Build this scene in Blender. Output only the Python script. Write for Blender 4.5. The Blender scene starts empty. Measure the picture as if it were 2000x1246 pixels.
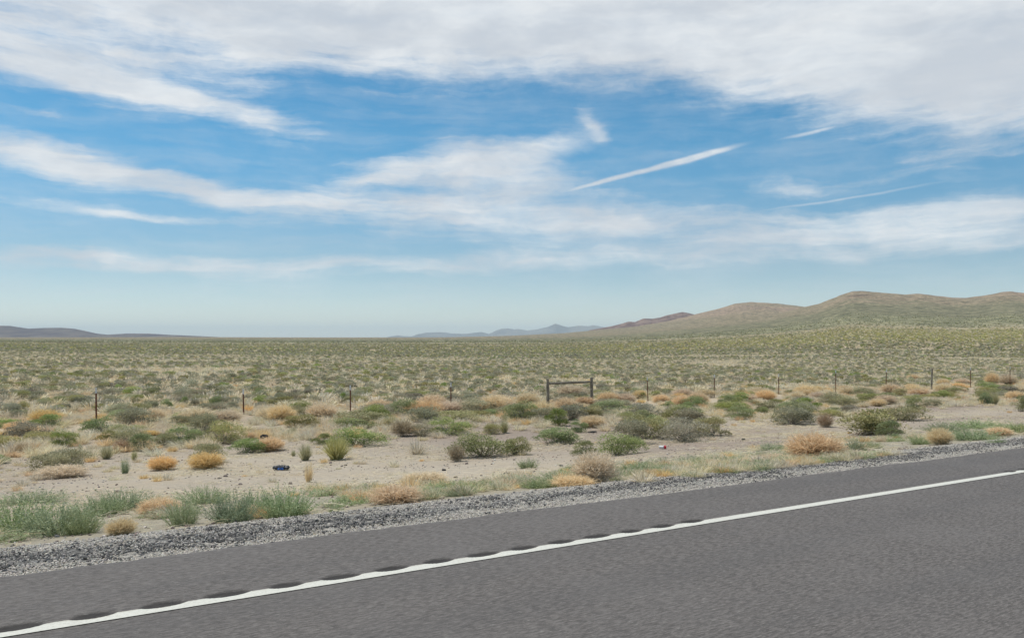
import bpy, math, numpy as np
from mathutils import Vector
R = math.radians
scene = bpy.context.scene
COL = scene.collection
rng = np.random.default_rng(11)

# ---------------------------------------------------------------- camera, exposure
F, CX, CY, HOR = 1650.0, 1000.0, 623.0, 658.0      # focal length, centre and horizon in photo pixels
CAMH = 1.35
PITCH = math.atan((HOR - CY) / F)
cam = bpy.data.cameras.new('camera'); camo = bpy.data.objects.new('camera', cam); COL.objects.link(camo)
camo.location = (0, 0, CAMH); camo.rotation_euler = (R(90) + PITCH, 0, 0)
cam.sensor_width = 36; cam.lens = F / 2000 * 36; cam.clip_start = .1; cam.clip_end = 400000
scene.camera = camo
scene.view_settings.view_transform = 'Standard'; scene.view_settings.look = 'None'
scene.view_settings.exposure = 0.0
scene.view_settings.gamma = 1
SUN_EL, SUN_AZ = R(64), R(-62)          # azimuth measured from +Y (ahead) towards +X; negative: to the left
scene.cycles.transparent_max_bounces = 4
scene.cycles.max_bounces = 5
scene.cycles.diffuse_bounces = 2
scene.cycles.volume_bounces = 2

# ---------------------------------------------------------------- node helper
class NT:
    def __init__(s, tree): s.t = tree; s.n = tree.nodes; s.l = tree.links
    def node(s, typ, ins=None, **kw):
        nd = s.n.new(typ)
        for k, v in kw.items(): setattr(nd, k, v)
        for k, v in (ins or {}).items():
            if isinstance(v, bpy.types.NodeSocket): s.l.new(v, nd.inputs[k])
            else: nd.inputs[k].default_value = v
        return nd
    def m(s, op, a, b=None, c=None, clamp=False):
        ins = {0: a}
        if b is not None: ins[1] = b
        if c is not None: ins[2] = c
        return s.node('ShaderNodeMath', ins, operation=op, use_clamp=clamp).outputs[0]
    def mix(s, f, a, b, blend='MIX'):
        nd = s.n.new('ShaderNodeMix'); nd.data_type = 'RGBA'; nd.blend_type = blend; nd.clamp_factor = True
        for i, v in ((0, f), (6, a), (7, b)):
            if isinstance(v, bpy.types.NodeSocket): s.l.new(v, nd.inputs[i])
            else: nd.inputs[i].default_value = (*v, 1) if isinstance(v, tuple) and len(v) == 3 else v
        return nd.outputs[2]
    def noise(s, vec, scale, detail=3, rough=.55, dist=0, dim='3D'):
        return s.node('ShaderNodeTexNoise', {'Vector': vec, 'Scale': scale, 'Detail': detail, 'Roughness': rough, 'Distortion': dist}, noise_dimensions=dim)
    def ramp(s, v, a, b, c=0., d=1., smooth=True):
        return s.node('ShaderNodeMapRange', {0: v, 1: a, 2: b, 3: c, 4: d}, interpolation_type='SMOOTHSTEP' if smooth else 'LINEAR').outputs[0]

# ---------------------------------------------------------------- world: sky with cirrus
w = bpy.data.worlds.new('World'); scene.world = w; w.use_nodes = True
W = NT(w.node_tree); W.n.clear()
sky = W.node('ShaderNodeTexSky', sky_type='NISHITA', sun_disc=False, sun_elevation=SUN_EL, sun_rotation=SUN_AZ, altitude=1600, air_density=1.0, dust_density=0.6, ozone_density=3.0)
tc = W.node('ShaderNodeTexCoord')
sep = W.node('ShaderNodeSeparateXYZ', {0: tc.outputs['Generated']})
az = W.m('ARCTAN2', sep.outputs[0], sep.outputs[1])
el = W.m('ARCSINE', sep.outputs[2])
def azel(x, y):
    X, Z = (x - CX) / F, (HOR - y) / F
    return math.atan2(X, 1), math.atan2(Z, math.hypot(X, 1))
uv = W.node('ShaderNodeCombineXYZ', {0: az, 1: el, 2: 0.}).outputs[0]
# wispy warp of the cloud coordinates
wn = W.noise(W.node('ShaderNodeVectorMath', {0: uv, 1: (1, 2.2, 1)}, operation='MULTIPLY').outputs[0], 5.0, 5, .6)
wv = W.node('ShaderNodeVectorMath', {0: wn.outputs['Color'], 1: (.5, .5, .5)}, operation='SUBTRACT').outputs[0]
uvw = W.node('ShaderNodeVectorMath', {0: wv, 1: (.085, .040, 0), 2: uv}, operation='MULTIPLY_ADD').outputs[0]
uvs = W.node('ShaderNodeVectorMath', {0: wv, 1: (.02, .012, 0), 2: uv}, operation='MULTIPLY_ADD').outputs[0]
def stroke(x, y, L, Wd, slope, s, src):
    a, e = azel(x, y)
    mp = W.node('ShaderNodeMapping', {'Vector': src, 'Location': (a, e, 0), 'Rotation': (0, 0, -math.atan(slope)), 'Scale': (L / F, Wd / F, 1)}, vector_type='TEXTURE')
    d = W.node('ShaderNodeVectorMath', {0: mp.outputs[0], 1: mp.outputs[0]}, operation='DOT_PRODUCT').outputs['Value']
    return W.m('MULTIPLY', W.m('POWER', .3679, d), s)
def total(lst, src):
    acc = None
    for q in lst:
        v = stroke(*q, src); acc = v if acc is None else W.m('ADD', acc, v)
    return acc
broad = total([
    (300, -20, 900, 92, .03, 1.5), (1250, 5, 620, 95, .08, 1.2), (1800, 45, 460, 125, .18, 1.25), (1985, 190, 260, 80, .22, .55), (1660, 190, 210, 50, .32, .38),
    (90, 118, 300, 50, .12, .95), (370, 185, 220, 22, .16, .65), (500, 95, 110, 13, -.12, .35),
    (40, 296, 230, 38, .18, .85), (330, 358, 260, 26, .20, .75), (620, 394, 260, 20, .04, .72), (715, 350, 85, 28, -.30, .62),
    (920, 308, 120, 36, -.10, .75), (960, 355, 220, 40, .0, .55), (1010, 400, 300, 44, .03, .55), (1163, 238, 42, 15, 1.8, .5), (1100, 275, 115, 28, -.35, .52), (1065, 300, 120, 40, -.2, .25), (590, 282, 190, 22, .22, .26),
    (1000, 440, 360, 32, .0, .5), (1450, 448, 420, 34, .0, .55), (1900, 445, 330, 42, .02, .55), (1850, 335, 110, 60, .5, .28),
    (150, 412, 260, 15, .04, .42), (280, 432, 170, 6, .03, .3), (260, 512, 520, 22, .02, .62), (900, 516, 480, 20, -.02, .55), (1500, 492, 460, 28, .0, .40),
    (1530, 362, 105, 20, .04, .62), (1690, 345, 80, 10, .0, .32), (1980, 392, 120, 14, -.05, .45), (1085, 162, 40, 9, .1, .24), (60, 208, 50, 10, .1, .32), (700, 130, 300, 22, .02, .22)], uvw)
sharp = total([(1250, 335, 120, 5.2, -.225, .9), (1370, 303, 75, 6.2, -.235, .95), (1140, 363, 70, 4.5, -.26, .6), (1590, 254, 55, 4.2, -.15, .75), (1640, 388, 190, 3.2, -.10, .55),
               (560, 505, 120, 2.2, -.13, .4), (1100, 282, 3, 1, 0, 0.)], uvs)
# fibres: fine streaks running along the bands
def streak(rot, sc, seed, src):
    mp = W.node('ShaderNodeMapping', {'Vector': src, 'Location': (seed, seed * .7, 0), 'Rotation': (0, 0, rot), 'Scale': sc}, vector_type='POINT')
    return W.noise(mp.outputs[0], 1.0, 8, .62).outputs[0]
f1 = streak(R(9), (6, 60, 1), 3.1, uvw)
f2 = streak(R(-8), (6, 48, 1), 9.7, uvw)
f3 = streak(R(24), (14, 22, 1), 5.2, uvw)
side = W.ramp(az, -.15, .25)
fib = W.m('ADD', W.m('MULTIPLY', f1, W.m('SUBTRACT', 1., side)), W.m('MULTIPLY', f2, side))
fib = W.m('ADD', W.m('MULTIPLY', fib, .62), W.m('MULTIPLY', f3, .38))
dens = W.m('ADD', broad, W.m('MULTIPLY', W.m('SUBTRACT', fib, .5), 2.6))
dens = W.m('MULTIPLY', W.ramp(dens, .08, 1.22), W.ramp(broad, .02, .32))
# thin veil elsewhere in the sky, away from the part modelled above
gen = W.m('MULTIPLY', W.ramp(streak(0, (2.2, 5, 1), 20., uv), .45, .75), W.ramp(W.m('ABSOLUTE', az), .7, 1.0))
hi = W.m('MULTIPLY', W.ramp(streak(R(20), (3, 5, 1), 31., uv), .35, .7), W.ramp(el, .42, .6))
dens = W.m('MAXIMUM', dens, W.m('MULTIPLY', W.ramp(fib, .38, .68), .22))
sd = W.m('MULTIPLY', W.ramp(sharp, .0, 1.1), W.m('ADD', .15, W.m('MULTIPLY', W.m('ADD', f3, streak(0, (60, 60, 1), 7., uv)), .75)))
dens = W.m('MAXIMUM', W.m('MAXIMUM', dens, sd), W.m('MULTIPLY', W.m('MAXIMUM', gen, hi), .8))
dens = W.m('MULTIPLY', dens, W.ramp(el, .01, .05), None, True)
shade = W.noise(W.node('ShaderNodeVectorMath', {0: uvw, 1: (3, 8, 1)}, operation='MULTIPLY').outputs[0], 1.6, 5, .6).outputs[0]
ccol = W.mix(W.ramp(shade, .35, .65), (6.3, 6.7, 7.2), (8.5, 8.75, 8.9))
skyc = W.mix(1., sky.outputs[0], W.mix(W.ramp(el, .05, .24), W.mix(W.ramp(el, .0, .10), (1.20, 1.17, 1.14), (.88, .96, .93)), (.50, 1.06, 1.12)), 'MULTIPLY')
out = W.mix(W.m('MULTIPLY', dens, W.m('ADD', .70, W.m('MULTIPLY', fib, .42))), skyc, ccol)
bg = W.node('ShaderNodeBackground', {'Color': out, 'Strength': .1})
W.node('ShaderNodeOutputWorld', {'Surface': bg.outputs[0]})
w.cycles.sampling_method = 'MANUAL'; w.cycles.sample_map_resolution = 512

sl = bpy.data.lights.new('sun', 'SUN'); so = bpy.data.objects.new('sun', sl); COL.objects.link(so)
sl.energy = 3.5; sl.angle = R(1.2); sl.color = (1, .945, .85)
sdir = Vector((math.sin(SUN_AZ) * math.cos(SUN_EL), math.cos(SUN_AZ) * math.cos(SUN_EL), math.sin(SUN_EL)))
so.rotation_euler = sdir.to_track_quat('Z', 'Y').to_euler(); so.location = (0, 0, 50)

# ---------------------------------------------------------------- road frame: p = across (away from camera), t = along
TH = R(54.75); G = .017
NX, NY = -math.cos(TH), math.sin(TH); DX, DY = math.sin(TH), math.cos(TH)
def pt2xy(p, t): return p * NX + t * DX, p * NY + t * DY
def xy2pt(x, y): return x * NX + y * NY, x * DX + y * DY

# ---------------------------------------------------------------- numpy noise
_perm = np.random.default_rng(5).random((256, 256))
def vnoise(x, y):
    x = np.asarray(x, float); y = np.asarray(y, float)
    xi = np.floor(x).astype(int); yi = np.floor(y).astype(int); fx = x - xi; fy = y - yi
    fx = fx * fx * (3 - 2 * fx); fy = fy * fy * (3 - 2 * fy)
    g = lambda a, b: _perm[a & 255, b & 255]
    return (g(xi, yi) * (1 - fx) + g(xi + 1, yi) * fx) * (1 - fy) + (g(xi, yi + 1) * (1 - fx) + g(xi + 1, yi + 1) * fx) * fy
def fbm(x, y, o=4):
    s = 0; a = .5; tot = 0
    for k in range(o):
        s = s + a * vnoise(x * 2 ** k + 13 * k, y * 2 ** k + 7 * k); tot += a; a *= .5
    return s / tot - .5
def sstep(x, a, b):
    q = np.clip((x - a) / (b - a), 0, 1); return q * q * (3 - 2 * q)

# ---------------------------------------------------------------- terrain height
PB = np.array([-60, -12, -4.6, -3.6, 5.6, 5.75, 6.6, 8.5, 12, 16, 22, 33, 60, 120, 400, 900, 6000])
ZB = np.array([-.8, -.5, -.12, -.03, -.03, -.05, -.10, -.34, -.78, -1.15, -1.38, -1.53, -1.6, -1.75, -1.9, -1.9, -1.9])
A1x = [-400, 0, 350, 620, 830, 900, 1000, 1100, 1200, 1240, 1307, 1355, 1393, 1415, 1433, 1448, 1465, 1501, 1532, 1577, 1700, 2000, 2600]
A1y = [660, 658.5, 657.5, 658.8, 658.6, 657.5, 655, 650, 641, 637.5, 626, 614.5, 605, 598, 592.5, 590.3, 589.6, 590, 593.5, 596, 604, 612, 620]
A2x = [900, 1150, 1300, 1400, 1500, 1545, 1575, 1600, 1620, 1640, 1655, 1667, 1685, 1705, 1730, 1775, 1793, 1820, 1860, 1887, 1921, 1955, 1977, 2000, 2200, 2600]
A2y = [664, 654, 641, 630, 615, 604, 597.5, 592, 584, 576, 571, 567.3, 567, 570, 571.5, 574, 572.2, 574.5, 579.3, 579.8, 576, 570, 567.4, 570.5, 560, 590]
def ridge(x, y, px, py, crest, start, expo, back):
    ys = np.maximum(y, 1.)
    u = CX + F * x / ys
    Hc = np.interp(u, px, py)
    Hc = CAMH + (HOR - Hc) / F * crest + 1.9
    s = (ys - start) / (crest - start)
    S = np.where(s <= 1, np.clip(s, 0, 1) ** expo, np.clip(1 - (s - 1) * back, 0, 1) ** 2)
    # round the crest a little
    rough = -np.abs(fbm(x / 260., y / 1300., 5)) * .42 + fbm(x / 90. + 9, y / 200., 4) * .05 + .03
    k = np.clip(S * 1.6, 0, 1) * np.clip(1.15 - S, .12, 1)
    return np.maximum(Hc, 0) * S * (1 + rough * k * 2.0)
def height(x, y):
    x = np.asarray(x, float); y = np.asarray(y, float)
    p, t = xy2pt(x, y)
    T = 120 * np.tanh(t / 120)
    z = np.interp(p, PB, ZB) - G * T
    z = z + sstep(p, 7, 12) * (fbm(x / 3.1, y / 3.1, 4) * .18 + fbm(x / 14, y / 14, 3) * .28)
    z = z + sstep(p, 80, 300) * fbm(x / 60, y / 60, 3) * .9
    front = (y > 60)
    r = np.maximum(ridge(x, y, A1x, A1y, 6000., 260., 1.75, .6), ridge(x, y, A2x, A2y, 3400., 140., 1.38, 1.5))
    return z + np.where(front, r, 0)

def ray(px, py):
    d = np.array([(px - CX) / F, 1, -(py - CY) / F]); c, s = math.cos(PITCH), math.sin(PITCH)
    return np.array([d[0], d[1] * c - d[2] * s, d[1] * s + d[2] * c])
_ks = np.concatenate([np.linspace(3, 60, 600), np.geomspace(60.2, 3000, 900)])
def ground_at(px, py):
    r = ray(px, py); P = np.outer(_ks, r); P[:, 2] += CAMH
    h = height(P[:, 0], P[:, 1]); i = int(np.argmax(P[:, 2] < h))
    if i == 0: i = len(_ks) - 1
    d0 = P[i - 1, 2] - h[i - 1]; d1 = h[i] - P[i, 2]; k = d0 / max(d0 + d1, 1e-9)
    q = P[i - 1] * (1 - k) + P[i] * k
    return q[0], q[1], float(height(q[0], q[1]))
def project(x, y, z):
    c, s = math.cos(PITCH), math.sin(PITCH); z = z - CAMH
    Y = y * c + z * s; Z = -y * s + z * c
    return CX + F * x / Y, CY - F * Z / Y, Y

# ---------------------------------------------------------------- mesh helpers
def mesh_np(name, V, Fc, mat=None, smooth=False, attrs=None):
    me = bpy.data.meshes.new(name)
    V = np.asarray(V, np.float32); Fc = np.asarray(Fc, np.int32); n = Fc.shape[1]
    me.vertices.add(len(V)); me.vertices.foreach_set('co', V.ravel())
    me.loops.add(Fc.size); me.loops.foreach_set('vertex_index', Fc.ravel())
    me.polygons.add(len(Fc)); me.polygons.foreach_set('loop_start', np.arange(0, Fc.size, n, dtype=np.int32))
    me.polygons.foreach_set('loop_total', np.full(len(Fc), n, np.int32))
    me.polygons.foreach_set('use_smooth', np.full(len(Fc), smooth))
    for k, (dom, arr) in (attrs or {}).items():
        arr = np.asarray(arr, np.float32)
        if arr.ndim == 2:
            a = me.attributes.new(k, 'FLOAT_COLOR', dom); arr4 = np.ones((len(arr), 4), np.float32); arr4[:, :3] = arr; a.data.foreach_set('color', arr4.ravel())
        else:
            a = me.attributes.new(k, 'FLOAT', dom); a.data.foreach_set('value', arr)
    if mat: me.materials.append(mat)
    me.update(calc_edges=True); me.validate()
    return me
def link(name, me, parent=None):
    o = bpy.data.objects.new(name, me); COL.objects.link(o); o.parent = parent; return o
def tag(o, label=None, cat=None, group=None, kind=None):
    if label: o['label'] = label
    if cat: o['category'] = cat
    if group: o['group'] = group
    if kind: o['kind'] = kind
    return o
def empty(name, loc, rz=0.):
    o = bpy.data.objects.new(name, None); COL.objects.link(o); o.location = loc; o.rotation_euler = (0, 0, rz); o.empty_display_size = .2; return o
def grid_faces(nr, nc, wrap=False):
    i = np.arange(nr - 1)[:, None]; j = np.arange(nc - (0 if wrap else 1))[None]
    a = i * nc + j; b = i * nc + (j + 1) % nc
    return np.stack([a, b, b + nc, a + nc], -1).reshape(-1, 4)

def material(name):
    m = bpy.data.materials.new(name); m.use_nodes = True; T = NT(m.node_tree); T.n.clear(); return m, T
def finish(T, col, rough=.9, spec=.2, bump=None, trans=0.):
    bs = T.node('ShaderNodeBsdfPrincipled', {'Base Color': col, 'Roughness': rough, 'Specular IOR Level': spec})
    if bump is not None: T.l.new(bump, bs.inputs['Normal'])
    sh = bs.outputs[0]
    if trans:
        tr = T.node('ShaderNodeBsdfTranslucent', {'Color': col}).outputs[0]
        mx = T.node('ShaderNodeMixShader', {0: trans}); T.l.new(sh, mx.inputs[1]); T.l.new(tr, mx.inputs[2]); sh = mx.outputs[0]
    T.node('ShaderNodeOutputMaterial', {'Surface': sh})
def posn(T): return T.node('ShaderNodeNewGeometry').outputs['Position']
def bumpn(T, h, strength=.5, dist=.02, normal=None):
    return T.node('ShaderNodeBump', {'Height': h, 'Strength': strength, 'Distance': dist}).outputs[0]

# ---------------------------------------------------------------- materials
m_ground, T = material('desert_ground')
pos = posn(T)
tint = T.node('ShaderNodeAttribute', attribute_name='cover').outputs['Color']
spk = T.node('ShaderNodeAttribute', attribute_name='speck').outputs['Fac']
n1 = T.noise(pos, 9., 6, .7).outputs[0]; n2 = T.noise(pos, .7, 5, .6).outputs[0]; n3 = T.noise(pos, 45., 4, .7).outputs[0]
c = T.mix(T.ramp(n1, .35, .68), tint, T.mix(1., tint, (1.3, 1.29, 1.24), 'MULTIPLY'))
c = T.mix(T.m('MULTIPLY', T.ramp(n3, .56, .68), .55), c, T.mix(1., tint, (.50, .48, .46), 'MULTIPLY'))
c = T.mix(T.m('MULTIPLY', T.ramp(n2, .4, .7), .35), c, T.mix(1., tint, (1.18, 1.1, .95), 'MULTIPLY'))
# distant shrubs too far to build one by one: patches of bush and straw at their real size
vo = T.node('ShaderNodeTexVoronoi', {'Vector': pos, 'Scale': .42, 'Randomness': 1.}, feature='F1').outputs['Distance']
vb = T.noise(pos, .16, 3, .6).outputs[0]
vo2 = T.node('ShaderNodeTexVoronoi', {'Vector': T.node('ShaderNodeVectorMath', {0: pos, 1: (.14, .05, .14)}, operation='MULTIPLY').outputs[0], 'Scale': 1., 'Randomness': 1.}, feature='F1').outputs['Distance']
bush = T.m('MULTIPLY', T.ramp(T.m('ADD', vo, T.m('MULTIPLY', vb, .5)), .55, .78, 1., 0.), spk)
vb2 = T.noise(T.node('ShaderNodeVectorMath', {0: pos, 1: (.05, .022, .05)}, operation='MULTIPLY').outputs[0], 1., 4, .7).outputs[0]
bush2 = T.m('MULTIPLY', T.ramp(vo2, .30, .48, 1., 0.), T.m('MULTIPLY', spk, .8))
c2 = T.mix(bush, c, T.mix(1., tint, (.50, .60, .55), 'MULTIPLY'))
c2 = T.mix(bush2, c2, T.mix(1., tint, (.46, .54, .52), 'MULTIPLY'))
bh = T.m('ADD', T.m('MULTIPLY', n1, .5), T.m('MULTIPLY', n3, .5))
c2 = T.mix(spk, c2, T.mix(1., c2, T.mix(T.ramp(vb2, .38, .62), (.72, .74, .74), (1.42, 1.38, 1.34)), 'MULTIPLY'))
finish(T, c2, .95, .1, bumpn(T, bh, .7, .03))

m_asph, T = material('asphalt')
pos = posn(T)
al = T.node('ShaderNodeMapping', {'Vector': pos, 'Rotation': (0, 0, -(R(90) - TH)), 'Scale': (1, 1, 1)}, vector_type='POINT').outputs[0]
st = T.node('ShaderNodeVectorMath', {0: al, 1: (14, 55, 1)}, operation='MULTIPLY').outputs[0]
a1 = T.noise(st, 1.1, 5, .75).outputs[0]
a2 = T.noise(pos, 1.2, 4, .6).outputs[0]
a3 = T.noise(pos, 160., 3, .7).outputs[0]
wear = T.noise(T.node('ShaderNodeVectorMath', {0: al, 1: (.12, 2.2, 1)}, operation='MULTIPLY').outputs[0], 1., 3, .5).outputs[0]
c = T.mix(T.ramp(a1, .36, .66), (.083, .074, .068), (.188, .169, .156))
a4 = T.noise(T.node('ShaderNodeVectorMath', {0: al, 1: (22, 95, 1)}, operation='MULTIPLY').outputs[0], 1., 2, .5).outputs[0]
c = T.mix(T.m('MULTIPLY', T.ramp(a4, .60, .74), .6), c, (.34, .32, .29))
c = T.mix(T.m('MULTIPLY', T.ramp(a4, .40, .28), .5), c, (.055, .05, .047))
c = T.mix(T.m('MULTIPLY', T.ramp(a3, .60, .72), .55), c, (.32, .31, .29))
c = T.mix(T.m('MULTIPLY', T.ramp(a3, .40, .30), .6), c, (.05, .048, .047))
c = T.mix(T.m('MULTIPLY', T.ramp(a2, .42, .7), .18), c, (.20, .185, .175))
c = T.mix(T.m('MULTIPLY', T.ramp(wear, .45, .70), .25), c, (.09, .086, .085))
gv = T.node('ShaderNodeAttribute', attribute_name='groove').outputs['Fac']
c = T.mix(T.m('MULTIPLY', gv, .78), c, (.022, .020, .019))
finish(T, c, .85, .3, bumpn(T, T.m('ADD', a3, T.m('MULTIPLY', a1, .5)), .6, .006))

m_line, T = material('white_line_paint')
pos = posn(T)
a = T.noise(pos, 60., 4, .7).outputs[0]; b = T.noise(pos, 5., 4, .6).outputs[0]
c = T.mix(T.ramp(a, .3, .6), (.54, .525, .455), (.66, .645, .575))
c = T.mix(T.m('MULTIPLY', T.ramp(b, .55, .75), .35), c, (.52, .49, .43))
ev = T.node('ShaderNodeAttribute', attribute_name='edge').outputs['Fac']
c = T.mix(T.m('MULTIPLY', ev, T.ramp(a, .40, .56)), c, (.26, .21, .16))
finish(T, c, .6, .3, bumpn(T, a, .3, .004))

m_shoulder, T = material('shoulder_gravel')
pos = posn(T)
pp = T.node('ShaderNodeAttribute', attribute_name='acr').outputs['Fac']
g1 = T.node('ShaderNodeTexVoronoi', {'Vector': pos, 'Scale': 34., 'Randomness': 1.}, feature='F1')
g2 = T.noise(pos, 5., 5, .7).outputs[0]
gc = T.node('ShaderNodeSeparateColor', {0: g1.outputs['Color']}).outputs[0]
dark = T.m('MULTIPLY', T.ramp(T.m('ADD', pp, T.m('MULTIPLY', T.m('SUBTRACT', g2, .5), .9)), .30, .46), T.ramp(T.m('ADD', pp, T.m('MULTIPLY', T.m('SUBTRACT', g2, .5), .9)), .74, .60))
c = T.mix(gc, (.26, .24, .205), (.48, .44, .38))
cd = T.mix(gc, (.075, .073, .069), (.26, .25, .235))
c = T.mix(dark, c, cd)
finish(T, c, .95, .15, bumpn(T, T.m('SUBTRACT', 1., g1.outputs['Distance']), .9, .02))

def plant_mat(name, c1, c2, trans=.22, var=.10, rough=.8):
    m, T = material(name)
    tone = T.node('ShaderNodeAttribute', attribute_name='tone').outputs['Fac']
    rnd = T.node('ShaderNodeObjectInfo').outputs['Random']
    c = T.mix(tone, c1, c2)
    hs = T.node('ShaderNodeHueSaturation', {'Hue': T.ramp(rnd, 0, 1, .5 - var * .35, .5 + var * .20, False), 'Saturation': T.ramp(T.m('FRACT', T.m('MULTIPLY', rnd, 7.3)), 0, 1, .8, 1.15, False),
                                            'Value': T.ramp(T.m('FRACT', T.m('MULTIPLY', rnd, 3.7)), 0, 1, 1 - var * 2.2, 1 + var * 2.2, False), 'Color': c})
    finish(T, hs.outputs[0], rough, .15, None, trans)
    return m
M = {}
M['sage'] = plant_mat('sage_leaf', (.165, .160, .095), (.56, .54, .37), .28, .09)
M['green'] = plant_mat('green_leaf', (.115, .155, .045), (.48, .54, .23), .30, .08)
M['olive'] = plant_mat('olive_leaf', (.17, .17, .068), (.58, .56, .28), .30, .08)
M['yellow'] = plant_mat('rabbitbrush_leaf', (.29, .275, .095), (.74, .69, .33), .30, .08)
M['tumble'] = plant_mat('tumbleweed_twig', (.68, .49, .25), (1.0, .80, .47), .35, .04)
M['tan'] = plant_mat('pale_dry_twig', (.62, .475, .30), (.96, .81, .56), .35, .04)
M['straw'] = plant_mat('straw_blade', (.60, .51, .34), (.95, .87, .65), .35, .05)
M['bunch'] = plant_mat('bunchgrass_blade', (.30, .28, .11), (.80, .74, .42), .35, .02)
M['weed'] = plant_mat('weed_leaf', (.20, .255, .12), (.55, .62, .36), .34, .07)
M['brown'] = plant_mat('dead_twig', (.28, .21, .14), (.68, .54, .37), .2, .06)
M['bark'] = plant_mat('grey_bark', (.22, .19, .16), (.50, .45, .38), .0, .05)

# ---------------------------------------------------------------- plant mesh generators (unit size: about 1 wide, 1 tall)
def unit(v): return v / np.maximum(np.linalg.norm(v, axis=-1, keepdims=True), 1e-9)
def leaves(P, dirs, size, r, asp=.42):
    n = len(P); side = unit(np.cross(dirs, r.normal(size=(n, 3)))); s = size[:, None]
    V = np.stack([P, P + dirs * s * .5 + side * s * asp * .5, P + dirs * s, P + dirs * s * .5 - side * s * asp * .5], 1).reshape(-1, 3)
    return V, np.arange(4 * n).reshape(n, 4)
def ribbons(P0, P1, P2, w0, r, seg=3):
    """curved thin strips through three control points"""
    n = len(P0); ts = np.linspace(0, 1, seg + 1); side = unit(np.cross(P2 - P0, r.normal(size=(n, 3))))
    V = []
    for k, q in enumerate(ts):
        c = P0 * (1 - q) ** 2 + P1 * 2 * q * (1 - q) + P2 * q * q
        wd = (w0 * (1 - .75 * q))[:, None]
        V += [c + side * wd, c - side * wd]
    V = np.stack(V, 1); m = 2 * (seg + 1); V = V.reshape(-1, 3)
    base = (np.arange(n) * m)[:, None, None]; k = np.arange(seg)[None, :, None] * 2
    Fc = (base + k + np.array([0, 1, 3, 2])[None, None]).reshape(-1, 4)
    return V, Fc
def build(name, parts, mat):
    V = []; Fs = []; tones = []; off = 0
    for v, f, tn in parts: V.append(v); Fs.append(f + off); off += len(v); tones.append(tn)
    return mesh_np(name, np.concatenate(V), np.concatenate(Fs), mat, False, {'tone': ('FACE', np.concatenate(tones))})
def shrub_pts(r, nl, n, flat=1.0, spread=.34, lobe=(.16, .27)):
    ang = r.uniform(0, 2 * np.pi, nl); rad = spread * np.sqrt(r.uniform(0, 1, nl))
    c = np.stack([np.cos(ang) * rad, np.sin(ang) * rad, .17 + .55 * (1 - (rad / .5) ** 2) * r.uniform(.6, 1.1, nl)], 1)
    lr = r.uniform(lobe[0], lobe[1], nl)
    low = r.random(nl) < .38; rad2 = np.where(low, r.uniform(.24, .40, nl), rad)
    c = np.stack([np.cos(ang) * rad2, np.sin(ang) * rad2, np.where(low, r.uniform(.08, .28, nl), c[:, 2])], 1)
    i = r.integers(0, nl, n); d = unit(r.normal(size=(n, 3))); d[:, 2] = np.where(r.random(n) < .75, np.abs(d[:, 2]), d[:, 2] * .7)
    rr = lr[i] * r.uniform(.35, 1.12, n) ** .6
    P = c[i] + d * rr[:, None] * np.array([1, 1, 1.05])
    P[:, 2] = np.clip(P[:, 2], .03, None)
    return P, unit(d + np.array([0, 0, .7]) + r.normal(size=(n, 3)) * .6), c, i
def shrub(name, seed, mat, nl=11, n=2600, size=.05, stems=26, bare=0., asp=.42):
    r = np.random.default_rng(seed)
    P, d, c, li = shrub_pts(r, nl, n)
    sz = size * r.uniform(.6, 1.3, n)
    V, Fc = leaves(P, d, sz, r, asp)
    lt = r.random(nl)[li]
    tone = np.clip(.5 * r.random(n) + .38 * lt + .18 * (P[:, 2] > .55), 0, 1)
    fol = build(name + '_foliage', [(V, Fc, tone)], mat)
    k = stems * 3; j = r.integers(0, nl, k)
    P0 = np.stack([r.normal(size=k) * .05, r.normal(size=k) * .05, np.full(k, -.04)], 1)
    P2 = c[j] + r.normal(size=(k, 3)) * .12; P2[:, 2] = np.maximum(P2[:, 2], .08); P1 = (P0 + P2) / 2 + np.array([0, 0, -.05]) + r.normal(size=(k, 3)) * .05
    v, f = ribbons(P0, P1, P2, r.uniform(.005, .012, k), r)
    st = build(name + '_stems', [(v, f, r.random(len(f)))], M['bark'])
    return fol, st
def joined_shrub(name, seed, mat, nl=10, n=520, size=.105, asp=.55):
    r = np.random.default_rng(seed); P, d, c, li = shrub_pts(r, nl, n, spread=.32)
    V, Fc = leaves(P, d, size * r.uniform(.7, 1.3, n), r, asp)
    tone = np.clip(.5 * r.random(n) + .35 * r.random(nl)[li] + .25 * (P[:, 2] > .5), 0, 1)
    return build(name, [(V, Fc, tone)], mat)
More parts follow.
